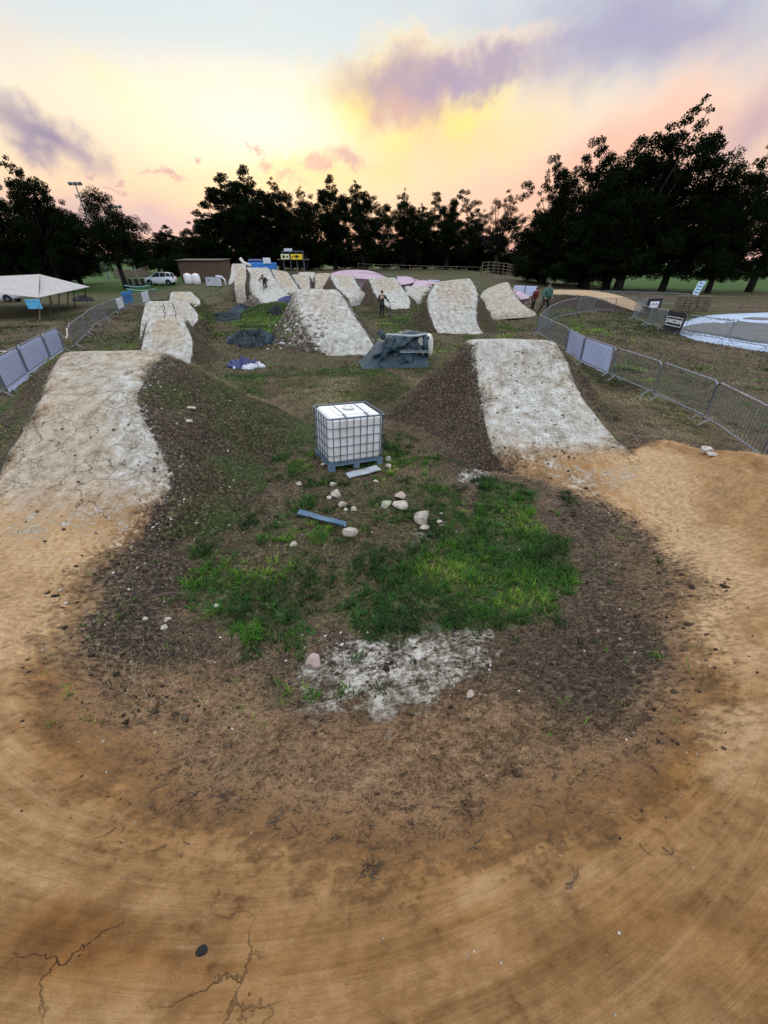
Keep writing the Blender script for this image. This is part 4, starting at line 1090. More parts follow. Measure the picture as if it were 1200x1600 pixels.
tarp_heap(427, 669, 62, .35, .10, [M_TARPD], 'flat dark blue tarpaulin rolled on the grass left of the tank', 11, 10, rot=-.35)
tarp_heap(450, 474, 58, 1.2, .35, [M_NAVY, M_TARP, M_WHITEC], 'navy blue tarpaulin with white folds hanging on the shoulder of the middle jump', 14, 8, bank=True, rot=.6)
tarp_heap(432, 488, 26, .9, .42, [M_BLACK], 'black bag lying below the navy tarpaulin on the middle jump', 16, 9, bank=True, name='black_bag', cat='bag', group=None)
tarp_heap(406, 574, 15, .32, .20, [M_WHITEC], 'small round white bag on the grass right of the blue and white tarpaulin', 19, 5, name='white_bag', cat='bag', group=None)
tarp_heap(132, 470, 30, 1.6, .55, [M_BLACK], 'dark heap of bags on the grass beyond the canopy poles', 21, 6, name='bag_heap', cat='bags', group=None)

def covered_stack():
    L0, R0 = at(588, 575), at(668, 571); c = (L0+R0)/2; z0 = min(L0[2], R0[2]); u = (R0-L0); u[2] = 0; W = np.linalg.norm(u); u /= W
    f = np.array([-u[1], u[0], 0]); root = empty('covered_stack', (c[0], c[1], z0)); H = 1.18; D = 1.15
    n1, n2 = 90, 70
    prof = np.array([[-.28, 0], [-.16, .12], [-.06, .38], [0, .62], [.02, .9], [.08, 1.08], [.22, 1.16], [.6, 1.15], [.98, 1.12], [1.1, .98], [1.16, .5], [1.3, 0]])
    s = np.linspace(0, 1, n2); sp_ = np.linspace(0, 1, len(prof)); py_ = np.interp(s, sp_, prof[:, 0])*D; pz_ = np.interp(s, sp_, prof[:, 1])
    U = np.linspace(0, 1, n1)
    X_ = np.zeros((n2, n1)); Y_ = X_.copy(); Z2 = X_.copy()
    for i, a in enumerate(U):
        drop = sstep(.26, 0, a)                                      # left end slopes out to the ground
        X_[:, i] = (a-.5)*W-.30*drop*W*.9; Y_[:, i] = py_+(.25-.5*s)*drop*.9*0
        Z2[:, i] = pz_*(1-drop*.98)*(1-.05*math.sin(a*7))
    nz = fbm(X_*2.2, Z2*2.0+X_*1.6, 3, 4, .6); rd = (1-np.abs(fbm(X_*2.6+Z2*1.2, Z2*1.1-X_*.9, 5, 3))*4)
    amp = np.clip(Z2*2, .2, 1)
    rdb = 1-np.abs(fbm(X_*1.5-Z2*1.3+.3*nz, Z2*.8+X_*.7, 9, 2))*5; Y_ -= (.07*rd+.15*nz+.17*np.clip(rdb, -.6, 1))*amp*(s[:, None] < .62); Z2 += .035*rd*(Z2 > .8)+.02*nz
    band = np.exp(-((Z2-.60)/.035)**2); Y_ -= .07*band*(s[:, None] < .5)    # the fold across the front
    Z2 = np.maximum(Z2, -.05)
    V = np.stack([X_*u[0]+Y_*f[0], X_*u[1]+Y_*f[1], Z2*H/1.16], -1).reshape(-1, 3)
    id_ = np.arange(n1*n2).reshape(n2, n1); F = np.stack([id_[:-1, :-1], id_[:-1, 1:], id_[1:, 1:], id_[1:, :-1]], -1).reshape(-1, 4)
    mesh_obj('tarpaulin', V, F, M_TARP, root, True)
    def P3(a, y, z): return Vector(((a-.5)*W*u[0]+y*f[0], (a-.5)*W*u[1]+y*f[1], z))
    b = MB(); b.tube([P3(.05+.9*k/14, -.02+.02*math.sin(k), H*1.0+.035*math.sin(k*.5)) for k in range(15)], .045, 8); b.build('top_pole', M_GREYB, root, True)
    for dz in (0, .05):
        b = MB(); b.tube([P3(.42+.55*k/10, -.235-.02*math.sin(k*.7), .56+dz+.04*(1-k/10)) for k in range(11)], .013, 6); b.build('strap', M_GREYB, root, True)
    # rolled bunch of tarp on the top left corner
    b = MB(); pts = [P3(.10+.02*math.sin(k), -.12+.05*k, H*.92+.16*math.sin(math.pi*k/8)) for k in range(9)]
    b.tube(pts, [.05, .11, .14, .13, .14, .12, .13, .1, .04], 12); b.build('knot', M_TARPD, root, True)
    b = MB(); b.tube([P3(.93, -.16, .42), P3(.93, -.1, .78), P3(.92, .0, 1.05), P3(.93, .2, 1.22)], [.06, .11, .10, .06], 10); b.build('fold', M_TARP, root, True)
    # cream block under the cover, its rounded end showing
    b = MB(); K = []
    for i in range(18):
        a = 2*math.pi*i/18; K.append((.36*math.copysign(abs(math.cos(a))**.55, math.cos(a)), .40*math.copysign(abs(math.sin(a))**.6, math.sin(a))+.68))
    V = [P3(.80+.0, .35+k[0]*.8, k[1]*H/1.1) for k in K]+[P3(1.07, .35+k[0]*.8, k[1]*H/1.1) for k in K]+[P3(1.10, .35+k[0]*.7, .68+(k[1]-.68)*.85) for k in K]
    F = [(i, (i+1) % 18, 18+(i+1) % 18, 18+i) for i in range(18)]+[(18+i, 18+(i+1) % 18, 36+(i+1) % 18, 36+i) for i in range(18)]+[tuple(range(36, 54)), tuple(range(17, -1, -1))]
    b.add(V, F); b.build('cream_block', M_CREAM, root, True)
    tag(root, 'stack covered with a blue grey tarpaulin, cream block showing at its right end', 'covered stack')
covered_stack()

# ------------------------------------------------------------------ crowd barriers
def barrier_proto():
    root = empty('crowd_barrier', (0, 0, 0)); W, H = 2.2, 1.08; r = .07
    c = MB(); pts = []
    for cx, cz, a0 in ((W-.04-.12, H-.12, 0), (.04+.12, H-.12, 90)):
        for k in range(5): a = R(a0+22.5*k); pts.append((cx+.12*math.cos(a), 0, cz+.12*math.sin(a)))
    pts = [(W-.04, 0, .20)]+pts+[(.04, 0, .20)]
    c.tube(pts, .021, 8, closed=True); c.build('frame', M_STEEL, root)
    c = MB()
    for k in range(19):
        x = .04+(W-.08)*(k+1)/20; c.tube([(x, 0, .2), (x, 0, H-.005)], .0075, 5)
    c.build('infill_bars', M_STEEL, root)
    for x in (.22, W-.22):
        c = MB(); c.tube([(x, -.30, .015), (x, -.22, .03), (x, 0, .2), (x, .22, .03), (x, .30, .015)], .016, 6); c.build('foot', M_STEEL, root)
    c = MB(); c.tube([(W-.04, -.03, .75), (W+.03, -.03, .75), (W+.03, -.03, .68)], .009, 5); c.build('hook', M_STEEL, root)
    return root
BAR = barrier_proto(); bar_used = False
def panel(a, b, label, group, lean=0.0, dz=0.0):
    global bar_used
    r = BAR if not bar_used else copy_tree(BAR); bar_used = True
    a = np.array(a); b = np.array(b); L_ = math.hypot(b[0]-a[0], b[1]-a[1])
    za, zb = a[2]+dz, b[2]+dz
    r.location = (a[0], a[1], za)
    r.rotation_euler = (R(lean), -math.atan2(zb-za, L_), math.atan2(b[1]-a[1], b[0]-a[0]))
    r.scale = (L_/2.2*.99, 1, 1); tag(r, label, 'barrier', group); return r
def run(pixels, what, group, lean=0.0, lift=0.0, L0=2.2, split=True, near_first='nearest'):
    """a line of barriers whose feet pass through the given photo points"""
    W_ = [at(*p) if len(p) == 2 else np.array([p[0], p[1], 0.]) for p in pixels]; out = []
    for p in W_: p[2] = G(p[0], p[1])
    if split:
        pts = [W_[0]]
        for a, b in zip(W_[:-1], W_[1:]):
            L_ = math.hypot(*(b-a)[:2]); n = max(1, round(L_/L0))
            for i in range(1, n+1):
                q = a+(b-a)*i/n; q[2] = G(q[0], q[1]); pts.append(q)
    else: pts = W_
    N = len(pts)-1
    for i in range(N):
        wd = 'nearest' if i == 0 else ('farthest' if i == N-1 else M_ORD[i] if i < len(M_ORD) else 'far')
        out.append(panel(pts[i], pts[i+1], what % wd, group, lean, lift))
    return out, pts
G1 = 'steel crowd barriers along the right-hand side'
rb, rpts = run([(7.35,4.75,0),(7.85,6.98,0),(1097,661),(1018,623),(952,593),(905,570),(882,553),(858,537),(838,524)], '%s steel barrier counting away from the camera in the right-hand line', G1, lean=-5, split=False)
rb2, rpts2 = run([(838,524),(852,510),(871,500),(899,494),(925,489),(958,488),(990,487)], '%s steel barrier in the line turning right behind the grass plot', G1, split=False)
G2 = 'steel crowd barriers round the white pump track'
# the cluster by the black banners
rb3, rpts3 = run([(987,498),(1010,510),(1035,516),(1062,524)], '%s barrier in the short line left of the black banner with white lettering', G2, split=False)
rb4, rpts4 = run([(1064,525),(1133,537),(1200,549),(1290,566)], '%s barrier in front of the white pump track, counting rightwards', G2, split=False)
rb5, rpts5 = run([(987,498),(1002,490),(1030,488)], '%s barrier behind the black lettered banner, at the corner', G2, split=False)
G3 = 'steel crowd barriers far across the right-hand field'
run([(866,470),(905,472),(969,474),(1029,477),(1071,480)], '%s barrier counting from the left in the far line before the green field', G3)
run([(640,452),(700,455),(748,456)], '%s barrier counting from the left in the far line behind the slanting jump', G3)
run([(800,462),(838,464)], '%s barrier carrying the pale blue sheets near the pink path', G3)
run([(560,438),(600,441),(636,444)], '%s barrier counting from the left beside the pink path', G3)
G4 = 'steel crowd barriers along the left-hand side'
lb, lpts = run([(-45,650),(12,617),(48,590),(82,566),(105,549)], '%s barrier of the near left-hand line beside the broad mound', G4, lean=4, split=False)
lb2, lpts2 = run([(119,546),(137.5,527),(153,509),(167,501),(184,490),(197,484),(223,477),(246,468)], '%s barrier of the winding left-hand line beyond the gap', G4, lean=5, split=False)

def hang(a, b, f0, f1, z0, z1, off, mat, label, name='banner', cat='banner', group='sheets hung on the barriers', lean=0.0, wob=.015, seed=0):
    """cloth hung along the span a-b between fractions f0..f1"""
    a = np.array(a, float); b = np.array(b, float); d = b-a; L_ = np.linalg.norm(d[:2]); n = np.array([-d[1], d[0], 0])/L_
    if n@np.array([a[0], a[1], 0]) < 0: n = -n                       # n points away from the camera
    o = a+d*f0; w_ = L_*(f1-f0); k1, k2 = 22, 12; V = []; du = d/L_
    for layer in (0, 1):
        for j in range(k2):
            for i in range(k1):
                u = i/(k1-1); v_ = j/(k2-1); h = z0+(z1-z0)*v_
                yy = off+layer*.006+wob*math.sin(u*11+seed)*(1-v_)+wob*.6*fbm(u*4+seed, v_*3, 1, 2)
                q = du*w_*u+n*(yy); q = q+np.array([0, 0, h]); ln = math.tan(R(lean))*h
                q = q+n*0+np.array([-n[0]*0, 0, 0])+np.array([math.sin(0), 0, 0])
                q[:2] -= (np.array([-d[1], d[0]])/L_)*ln
                V.append(q)
    id_ = np.arange(k1*k2).reshape(k2, k1); F = []
    for j in range(k2-1):
        for i in range(k1-1):
            q = (id_[j, i], id_[j, i+1], id_[j+1, i+1], id_[j+1, i]); F.append(q); F.append(tuple(x+k1*k2 for x in q[::-1]))
    for i in range(k1-1):
        for j in (0, k2-1): F.append((id_[j, i], id_[j, i+1], id_[j, i+1]+k1*k2, id_[j, i]+k1*k2))
    for j in range(k2-1):
        for i in (0, k1-1): F.append((id_[j, i], id_[j+1, i], id_[j+1, i]+k1*k2, id_[j, i]+k1*k2))
    ob = mesh_obj(name, V, F, mat, None, True); ob.location = o.tolist(); tag(ob, label, cat, group)
    ob['span'] = None if False else 0
    del ob['span']
    return ob, o, du, n, w_
def seg(pts, i): return pts[i], pts[i+1]
# left near: white blue sheets behind the bars
for i, (f0, f1) in ((1, (.12, .98)), (2, (.02, .98)), (3, (.02, .9))):
    lb_ = {1: 'pale blue white sheet on the near left-hand barriers, nearest the camera', 2: 'pale blue white sheet in the middle of the three near left-hand ones', 3: 'pale blue white sheet beside the lip of the broad mound'}[i]
    hang(*seg(lpts, i), f0, f1, .1 if i > 1 else -.08, 1.02, .035, M_BLUEC if i != 1 else M_BLUEC, lb_, lean=4, seed=i)
hang(*seg(lpts2, 4), .15, .85, .3, 1.02, -.03, M_WHITEC, 'white sheet hung on the winding left-hand line, nearer of two', lean=5, seed=5)
hang(*seg(lpts2, 6), .05, .45, .22, 1.04, -.03, M_WHITEC, 'white sheet hung on the winding left-hand line, farther of two', lean=5, seed=6)
hang(*seg(lpts2, 5), .0, .55, .45, 1.35, .05, M_BBLUE, 'bright blue plastic sheet hung over the far left-hand barrier', lean=5, seed=7)
# right: two striped sheets seen through the bars
hang(*seg(rpts, 4), .12, .98, .12, 1.03, .035, M_BLUEC, 'pale blue sheet on the right-hand barriers, nearer half of the pair', lean=-5, seed=8)
hang(*seg(rpts, 5), .03, .97, .12, 1.03, .035, M_BLUEC, 'pale blue white sheet on the right-hand barriers, farther half of the pair', lean=-5, seed=9)
p0, p1 = at(800, 462), at(838, 464)
for i in range(2):
    hang(p0, p1, .02+.5*i, .48+.5*i, .1, 1.1, -.05, M_BLUEC, ('left' if i == 0 else 'right')+' one of two bright pale blue sheets on the barrier behind the people', seed=i)
p0, p1, p2 = at(640, 452), at(700, 455), at(748, 456)
hang(p0, p2, .0, .12, .3, 1.2, -.05, M_BLUEC, 'small pale sheet far behind the flat lipped jump, left one', seed=3)
hang(p0, p2, .27, .44, .3, 1.2, -.05, M_BLUEC, 'small pale sheet far behind the flat lipped jump, right one', seed=4)

def text_mesh(body, size, mat, name, parent, shear=.2, offset=.0, extrude=.004, bold=.02):
    cu = bpy.data.curves.new(name, 'FONT'); cu.body = body; cu.size = size; cu.align_x = 'CENTER'; cu.align_y = 'CENTER'; cu.shear = shear; cu.extrude = extrude; cu.offset = bold; cu.space_character = 1.05
    tmp = bpy.data.objects.new('tmp', cu); COL.objects.link(tmp); dg = bpy.context.evaluated_depsgraph_get()
    me = bpy.data.meshes.new_from_object(tmp.evaluated_get(dg)); bpy.data.objects.remove(tmp)
    me.name = name; o = bpy.data.objects.new(name, me); COL.objects.link(o); me.materials.clear(); me.materials.append(mat); o.parent = parent; return o
M_WPRINT = simple_mat('white_print', (.78, .80, .84), .6, namt=.02)
def black_banner(a, b, f0, f1, label, words, z0=.05, z1=1.1):
    ob, o, du, n, w_ = hang(a, b, f0, f1, z0, z1, -.05, M_BLACK, label, group='black banners by the pump track', wob=.012)
    M = Matrix((( du[0], 0, -n[0], 0), (du[1], 0, -n[1], 0), (0, 1, 0, 0), (0, 0, 0, 1))).to_4x4()
    c = Vector(du*w_*.5)+Vector((0, 0, z0+(z1-z0)*.52))+Vector(n*-.085)
    Mt = Matrix.Translation(c) @ M
    if words:
        t_ = text_mesh(words, w_*.17, M_WPRINT, 'lettering', ob, .15, bold=w_*.006); t_.matrix_local = Mt
        bx = MB(); hw, hh_, th = w_*.42, w_*.135, w_*.018
        for cx_, cy_, dx_, dy_ in ((0, hh_, hw*2, th), (0, -hh_, hw*2, th), (-hw, 0, th, hh_*2), (hw, 0, th, hh_*2)): bx.box((cx_, cy_, 0), (dx_, dy_, .006+.001*(dx_ > dy_)))
        q = bx.build('lettering_outline', M_WPRINT, ob); q.matrix_local = Mt
    else:
        bx = MB(); bx.box((0, .02, 0), (w_*.62, w_*.26, .006)); q = bx.build('white_panel', M_WPRINT, ob); q.matrix_local = Mt
        bx = MB()
        for i in range(5): bx.box((-w_*.22+i*w_*.11, .02+(.03 if i % 2 else -.02), .006), (w_*.05, w_*.10, .004))
        q = bx.build('printed_marks', M_BLACK, ob); q.matrix_local = Mt
    return ob
b0, b1 = rpts3[2], rpts3[3]
black_banner(b0, b1, .0, 1.0, 'black banner with boxed white lettering UNICORN hung on a barrier', 'UNICORN', .02, 1.12)
black_banner(rpts5[1], rpts5[2], .1, .9, 'smaller black banner with a white panel, behind and left of the lettered one', None, .1, 1.1)
# upright sign beyond
def at_h(px, py, D): return at(px, py, D)
sb = at(1076, 480); s_root = empty('flag_sign', sb)
m_ = MB(); m_.tube([(0, 0, 0), (.03, 0, 2.1)], .02, 6); m_.build('pole', M_STEEL, s_root)
m_ = MB(); q = Matrix.Rotation(R(9), 4, 'Y')
m_.box((.20, -.03, 1.55), (.62, .02, 1.05), q); m_.box((.42, -.033, 1.98), (.42, .02, .30), q)
pn = m_.build('panel', simple_mat('pale_blue_print', (.55, .74, .86), .5, namt=.04), s_root)
m_ = MB()
for z_, w__ in ((1.95, .3), (1.7, .44), (1.45, .36), (1.22, .4)): m_.box((.2+(z_-1.55)*.15, -.05, z_), (w__, .008, .07), q)
m_.build('printed_marks', simple_mat('blue_print', (.05, .14, .30), .5), pn)
tag(s_root, 'tilted pale blue sign with dark markings on a pole before the green field', 'sign')

# block wall of stacked timber beside the sign
wa, wb = at(1052, 486), at(1104, 487); bt = empty('timber_stack', wa)
d_ = wb-wa; Lw = np.linalg.norm(d_[:2]); bt.rotation_euler[2] = math.atan2(d_[1], d_[0])
for i in range(6):
    m_ = MB(); g = np.random.default_rng(i)
    for j in range(5): m_.box((Lw*(j+.5)/5+g.uniform(-.02, .02), g.uniform(-.03, .03), .11+i*.2), (Lw/5-.03, .5, .18), bev=.012)
    m_.build('timber_course', M_WOOD, bt)
tag(bt, 'low wall of stacked weathered timber baulks below the tilted sign', 'timber stack')
# timber post and rail fences
def rail_fence(pts, label, h=1.1, rails=(.45, .95), sp=2.6, name='wooden_fence', lean=0.0, r=.06, mat=None):
    W_ = [at(*p) for p in pts]; root = empty(name, W_[0]); o = W_[0]; mat = mat or M_WOOD
    P_ = [W_[0]]
    for a, b in zip(W_[:-1], W_[1:]):
        n = max(1, round(np.linalg.norm((b-a)[:2])/sp))
        for i in range(1, n+1): q = a+(b-a)*i/n; q[2] = G(q[0], q[1]); P_.append(q)
    for i, p in enumerate(P_):
        m_ = MB(); l = lean if i % 3 else 0
        m_.tube([tuple(p-o+np.array([0, 0, -.1])), tuple(p-o+np.array([l, 0, h+.08]))], r, 6); m_.build('post', mat, root)
    for z_ in rails:
        m_ = MB()
        for a, b in zip(P_[:-1], P_[1:]): m_.tube([tuple(a-o+np.array([0, 0, z_])), tuple(b-o+np.array([0, 0, z_]))], r*.55, 5)
        m_.build('rail', mat, root)
    tag(root, label, 'fence'); return root
rail_fence([(1104,487),(1155,486),(1230,488)], 'wooden post and rail fence at the far right edge before the green field', lean=.25, h=1.15, rails=(.3, 1.1))
rail_fence([(752,431),(792,431),(836,432)], 'wooden hurdle fence in front of the trees beyond the pale field', h=2.0, rails=(.5, 1.0, 1.5, 1.95), sp=2.4, r=.09)
rail_fence([(560,423),(640,427),(750,430)], 'low dark post and rail fence behind the pink track under the trees', h=1.3, rails=(.6, 1.2), sp=4, r=.06)
rail_fence([(180,436),(205,433),(235,432)], 'row of dark wooden posts beside the bright green field on the left', h=1.7, rails=(.5,), sp=1.9, r=.10)
# ------------------------------------------------------------------ pump tracks and pink path
M_PINK = simple_mat('pink_asphalt', (.40, .27, .34), .75, nscale=1.2, col2=(.52, .38, .42), bump=.01, bscale=8)
M_TANP = simple_mat('tan_asphalt', (.42, .36, .29), .8, nscale=1.2, col2=(.52, .45, .40), bump=.01, bscale=8)
M_WPT = simple_mat('white_track_paint', (.42, .50, .62), .6, nscale=1, col2=(.33, .40, .50))
M_GPT = simple_mat('grey_asphalt', (.14, .14, .135), .8, nscale=3, bump=.005)
def ribbon(name, A, B, mat, label=None, cat=None, kind=None, n=40, thick=.25, crown=0.0):
    """paved strip between edge A and edge B (lists of world points)"""
    A = smooth_poly(A, n); B = smooth_poly(B, n); m_ = 9; t_ = np.linspace(0, 1, m_)
    V = A[:, None]*(1-t_)[None, :, None]+B[:, None]*t_[None, :, None]; V[..., 2] += crown*np.sin(np.pi*t_)[None]
    id_ = np.arange(n*m_).reshape(n, m_); F = np.stack([id_[:-1, :-1], id_[:-1, 1:], id_[1:, 1:], id_[1:, :-1]], -1).reshape(-1, 4)
    V2 = V.reshape(-1, 3); ring = list(id_[0])+list(id_[1:, -1])+list(id_[-1, -2::-1])+list(id_[-2:0:-1, 0])
    lo = V2[ring].copy(); lo[:, 2] = np.minimum(gh(lo[:, 0], lo[:, 1])-.1, lo[:, 2]-.05); b = len(V2); k = len(ring)
    F = F.tolist()+[[ring[i], ring[(i+1) % k], b+(i+1) % k, b+i] for i in range(k)]
    o0 = V2[0].copy(); o = mesh_obj(name, np.vstack([V2, lo])-o0, F, mat, None, True); o.location = o0.tolist(); tag(o, label, cat, None, kind); return o
def W(*pts): return [at(*p) for p in pts]
# pink berm behind the far jumps
ribbon('path', W((505,437,66),(530,434,64),(570,436,62),(605,438,60)), W((508,430,80),(535,422.5,80),(575,422.5,78),(606,434,70)), M_PINK, kind='structure')
ribbon('path', W((622,446,52),(640,443,54),(648,441,56)), W((620,432,60),(636,432,62),(645,434,64)), M_PINK, kind='structure')
ribbon('path', W((640,452,50),(665,458,46),(682,462,44)), W((650,438,58),(665,438,56),(684,441,52)), M_PINK, kind='structure')
ribbon('path', W((800,470,40),(815,468,42),(826,466,44)), W((800,450,46),(812,455,46),(828,463,46)), M_PINK, kind='structure')
jump('long pale tan paved hump behind the barriers right of the people', [(1000,487,None),(962,474,37),(930,463,39),(900,459,40),(866,458,41)], [(1012,480,42),(985,467,43),(960,459,44.5),(915,453,46),(862,452.5,47)],
     deck=.3, k=.35, chalk=.1, tan=.9, side_green=.1, seed=22, grey=.2, name='paved_hump', group=None, back_k=.5)
# white pump track: outer white bowl, grey riding strip, inner white island
def gpt(px, py, dz): p = at(px, py); p[2] = G(p[0], p[1])+dz; return p
def closed_sheet(name, ring_px, dz, mat, parent, hump=.0):
    P_ = np.array([gpt(a, b, dz) for a, b in ring_px]); n = 80
    Q = smooth_poly(np.vstack([P_, P_[:1]]), n+1)[:-1]; c = Q.mean(0); V = [c+np.array([0, 0, hump])]; F = []
    for rI, f in enumerate((.35, .65, .88, 1.0)):
        for q in Q: p = c+(q-c)*f; p[2] = q[2]*f+c[2]*(1-f)+hump*(1-f); V.append(p)
    for i in range(n): F.append((0, 1+i, 1+(i+1) % n))
    for r_ in range(3):
        for i in range(n): a = 1+r_*n; F.append((a+i, a+n+i, a+n+(i+1) % n, a+(i+1) % n))
    lo = []
    for q in Q: lo.append(np.array([q[0], q[1], G(q[0], q[1])-.1]))
    b = len(V); a = 1+3*n; V += lo
    for i in range(n): F.append((a+i, b+i, b+(i+1) % n, a+(i+1) % n))
    V = np.array(V); o = mesh_obj(name, V, F, mat, parent, True); return o
pr = empty('pump_track', (0, 0, 0))
closed_sheet('white_surface', [(1045,518),(1070,504),(1108,494),(1160,491),(1240,490),(1320,500),(1320,560),(1240,555),(1180,548),(1120,538),(1075,528)], .06, M_WPT, pr, .03)
closed_sheet('grey_strip', [(1058,516),(1085,509),(1130,506),(1180,507),(1240,511),(1300,520),(1300,545),(1240,545),(1180,536),(1120,526),(1080,520)], .105, M_GPT, pr, .02)
closed_sheet('inner_strip', [(1160,500),(1185,497.5),(1240,497),(1300,500),(1300,506),(1240,504),(1190,503)], .125, M_GPT, pr, .02)
oc = Vector(pr.children[0].data.vertices[0].co)
for c_ in pr.children: c_.location = -Vector((oc.x, oc.y, 0))
pr.location = (oc.x, oc.y, 0)
tag(pr, 'white and grey paved pump track behind the barriers at the right edge', 'pump track')

# ------------------------------------------------------------------ canopy on the left
K0 = at(60, 465, 31.0); K1 = at(140, 448, 42.0); K2 = at(62, 428.5, 44.0); K3 = at(-60, 434, 41); K4 = at(-110, 448, 30.0)
cr = empty('canopy', (K0[0], K0[1], G(K0[0], K0[1]))); co = np.array(cr.location)
n_ = 26; V = []
U_, V__ = np.meshgrid(np.linspace(0, 1, n_), np.linspace(0, 1, n_))
Q = (K4[None, None]*(1-U_)[..., None]+K0[None, None]*U_[..., None])*(1-V__)[..., None]+(K3[None, None]*(1-U_)[..., None]*(1)+(K2[None, None]*(1-.0*U_)[..., None])*U_[..., None])*V__[..., None]
# two planes: near slope K4-K0-K2-K3 and the end slope K0-K1-K2
sag = -.22*np.sin(np.pi*U_)*np.sin(np.pi*V__)-.10*np.sin(U_*math.pi*5)**2*np.sin(np.pi*V__)
Q[..., 2] += sag; idn = np.arange(n_*n_).reshape(n_, n_)
F = np.stack([idn[:-1, :-1], idn[:-1, 1:], idn[1:, 1:], idn[1:, :-1]], -1).reshape(-1, 4).tolist(); V = Q.reshape(-1, 3).tolist()
b = len(V); k = 14; tri = {}
for i in range(k+1):
    for j in range(k+1-i):
        u, v_ = i/k, j/k; p = K0*(1-u-v_)+K1*u+K2*v_; p = p+np.array([0, 0, -.25*math.sin(math.pi*min(1, u+.2))*(1-u-v_)*3*v_-.05*math.sin(u*14)*v_*(1-u-v_)*4]); tri[i, j] = len(V); V.append(p.tolist())
for i in range(k):
    for j in range(k-i):
        F.append((tri[i, j], tri[i+1, j], tri[i, j+1]))
        if j < k-i-1: F.append((tri[i+1, j], tri[i+1, j+1], tri[i, j+1]))
V = np.array(V)-co; nV = len(V); V2 = V.copy(); V2[:, 2] -= .02; F = F+[tuple(x+nV for x in f[::-1]) for f in F]
mesh_obj('roof_sheet', np.vstack([V, V2]), F, M_CANV, cr, True)
for (a, b_) in (((52,481),(62,500)),((66,474),(79,494)),((80,468),(91,489)),((95,464),(105,485)),((105,460),(117,481)),((127,455),(136,473))):
    ft = at(*b_); f = (a[0]-50)/88; top = K0*(1-f)+K1*f; top = top if f > 0 else K0
    m_ = MB(); m_.tube([tuple(ft-co), tuple(top-co)], .045, 6); m_.build('pole', M_WOOD, cr)
for q in (K3, K4, K2):
    m_ = MB(); m_.tube([(q[0]-co[0], q[1]-co[1], G(q[0], q[1])-co[2]), (q[0]-co[0], q[1]-co[1], q[2]-co[2])], .06, 6); m_.build('pole', M_WOOD, cr)
tag(cr, 'large cream canvas canopy on slanting poles in the field on the left', 'canopy')
hb = np.array(K0)+np.array([-.9, -.25, 0]); hb[2] = K0[2]-.45
ob, *_r = hang(hb, hb+np.array([.9, .25, 0]), 0, 1, -.25, .35, 0, simple_mat('sky_blue_cloth', (.10, .42, .66), .6), 'bright blue cloth hanging from the near corner of the cream canopy', name='blue_cloth', cat='cloth', group=None, wob=.06)
# rope / plank on the grass at the left edge
m_ = MB(); rp = [at(-20, 551)]+[at(x, 551+.3*math.sin(x)) for x in range(0, 60, 8)]; o_ = rp[0]
m_.tube([tuple(p-o_+np.array([0, 0, .05])) for p in rp], .03, 6); ob = m_.build('rope', M_CREAM, None, True); ob.location = o_.tolist(); tag(ob, 'pale rope lying straight on the grass at the left edge', 'rope')
m_ = MB(); A_ = lpts[-1]+np.array([0, 0, .85]); B_ = lpts2[0]+np.array([0, 0, .95]); q = []
for i in range(13):
    f = i/12; p = A_*(1-f)+B_*f; p[2] -= .35*math.sin(math.pi*f); q.append(tuple(p-A_))
m_.tube(q, .03, 5); ob = m_.build('tape', M_CREAM, None, True); ob.location = A_.tolist(); tag(ob, 'pale tape sagging across the gap between the two left-hand barrier lines', 'tape')
for i, (p_, q_) in enumerate((((203,453),(248,461)),((200,449),(240,456)))):
    a, b = at(p_[0], p_[1]+14), at(q_[0], q_[1]+7); m_ = MB(); pts = [tuple(a*(1-k/10)+b*k/10-a+np.array([0, 0, 1.0+.15*i-.15*math.sin(math.pi*k/10)])) for k in range(11)]
    m_.tube(pts, .04, 5); ob = m_.build('tape', simple_mat('teal_tape', (.25, .55, .58), .6), None, True); ob.location = a.tolist()
    tag(ob, ('lower' if i == 0 else 'upper')+' pale teal tape strung behind the blue plastic sheet', 'tape')

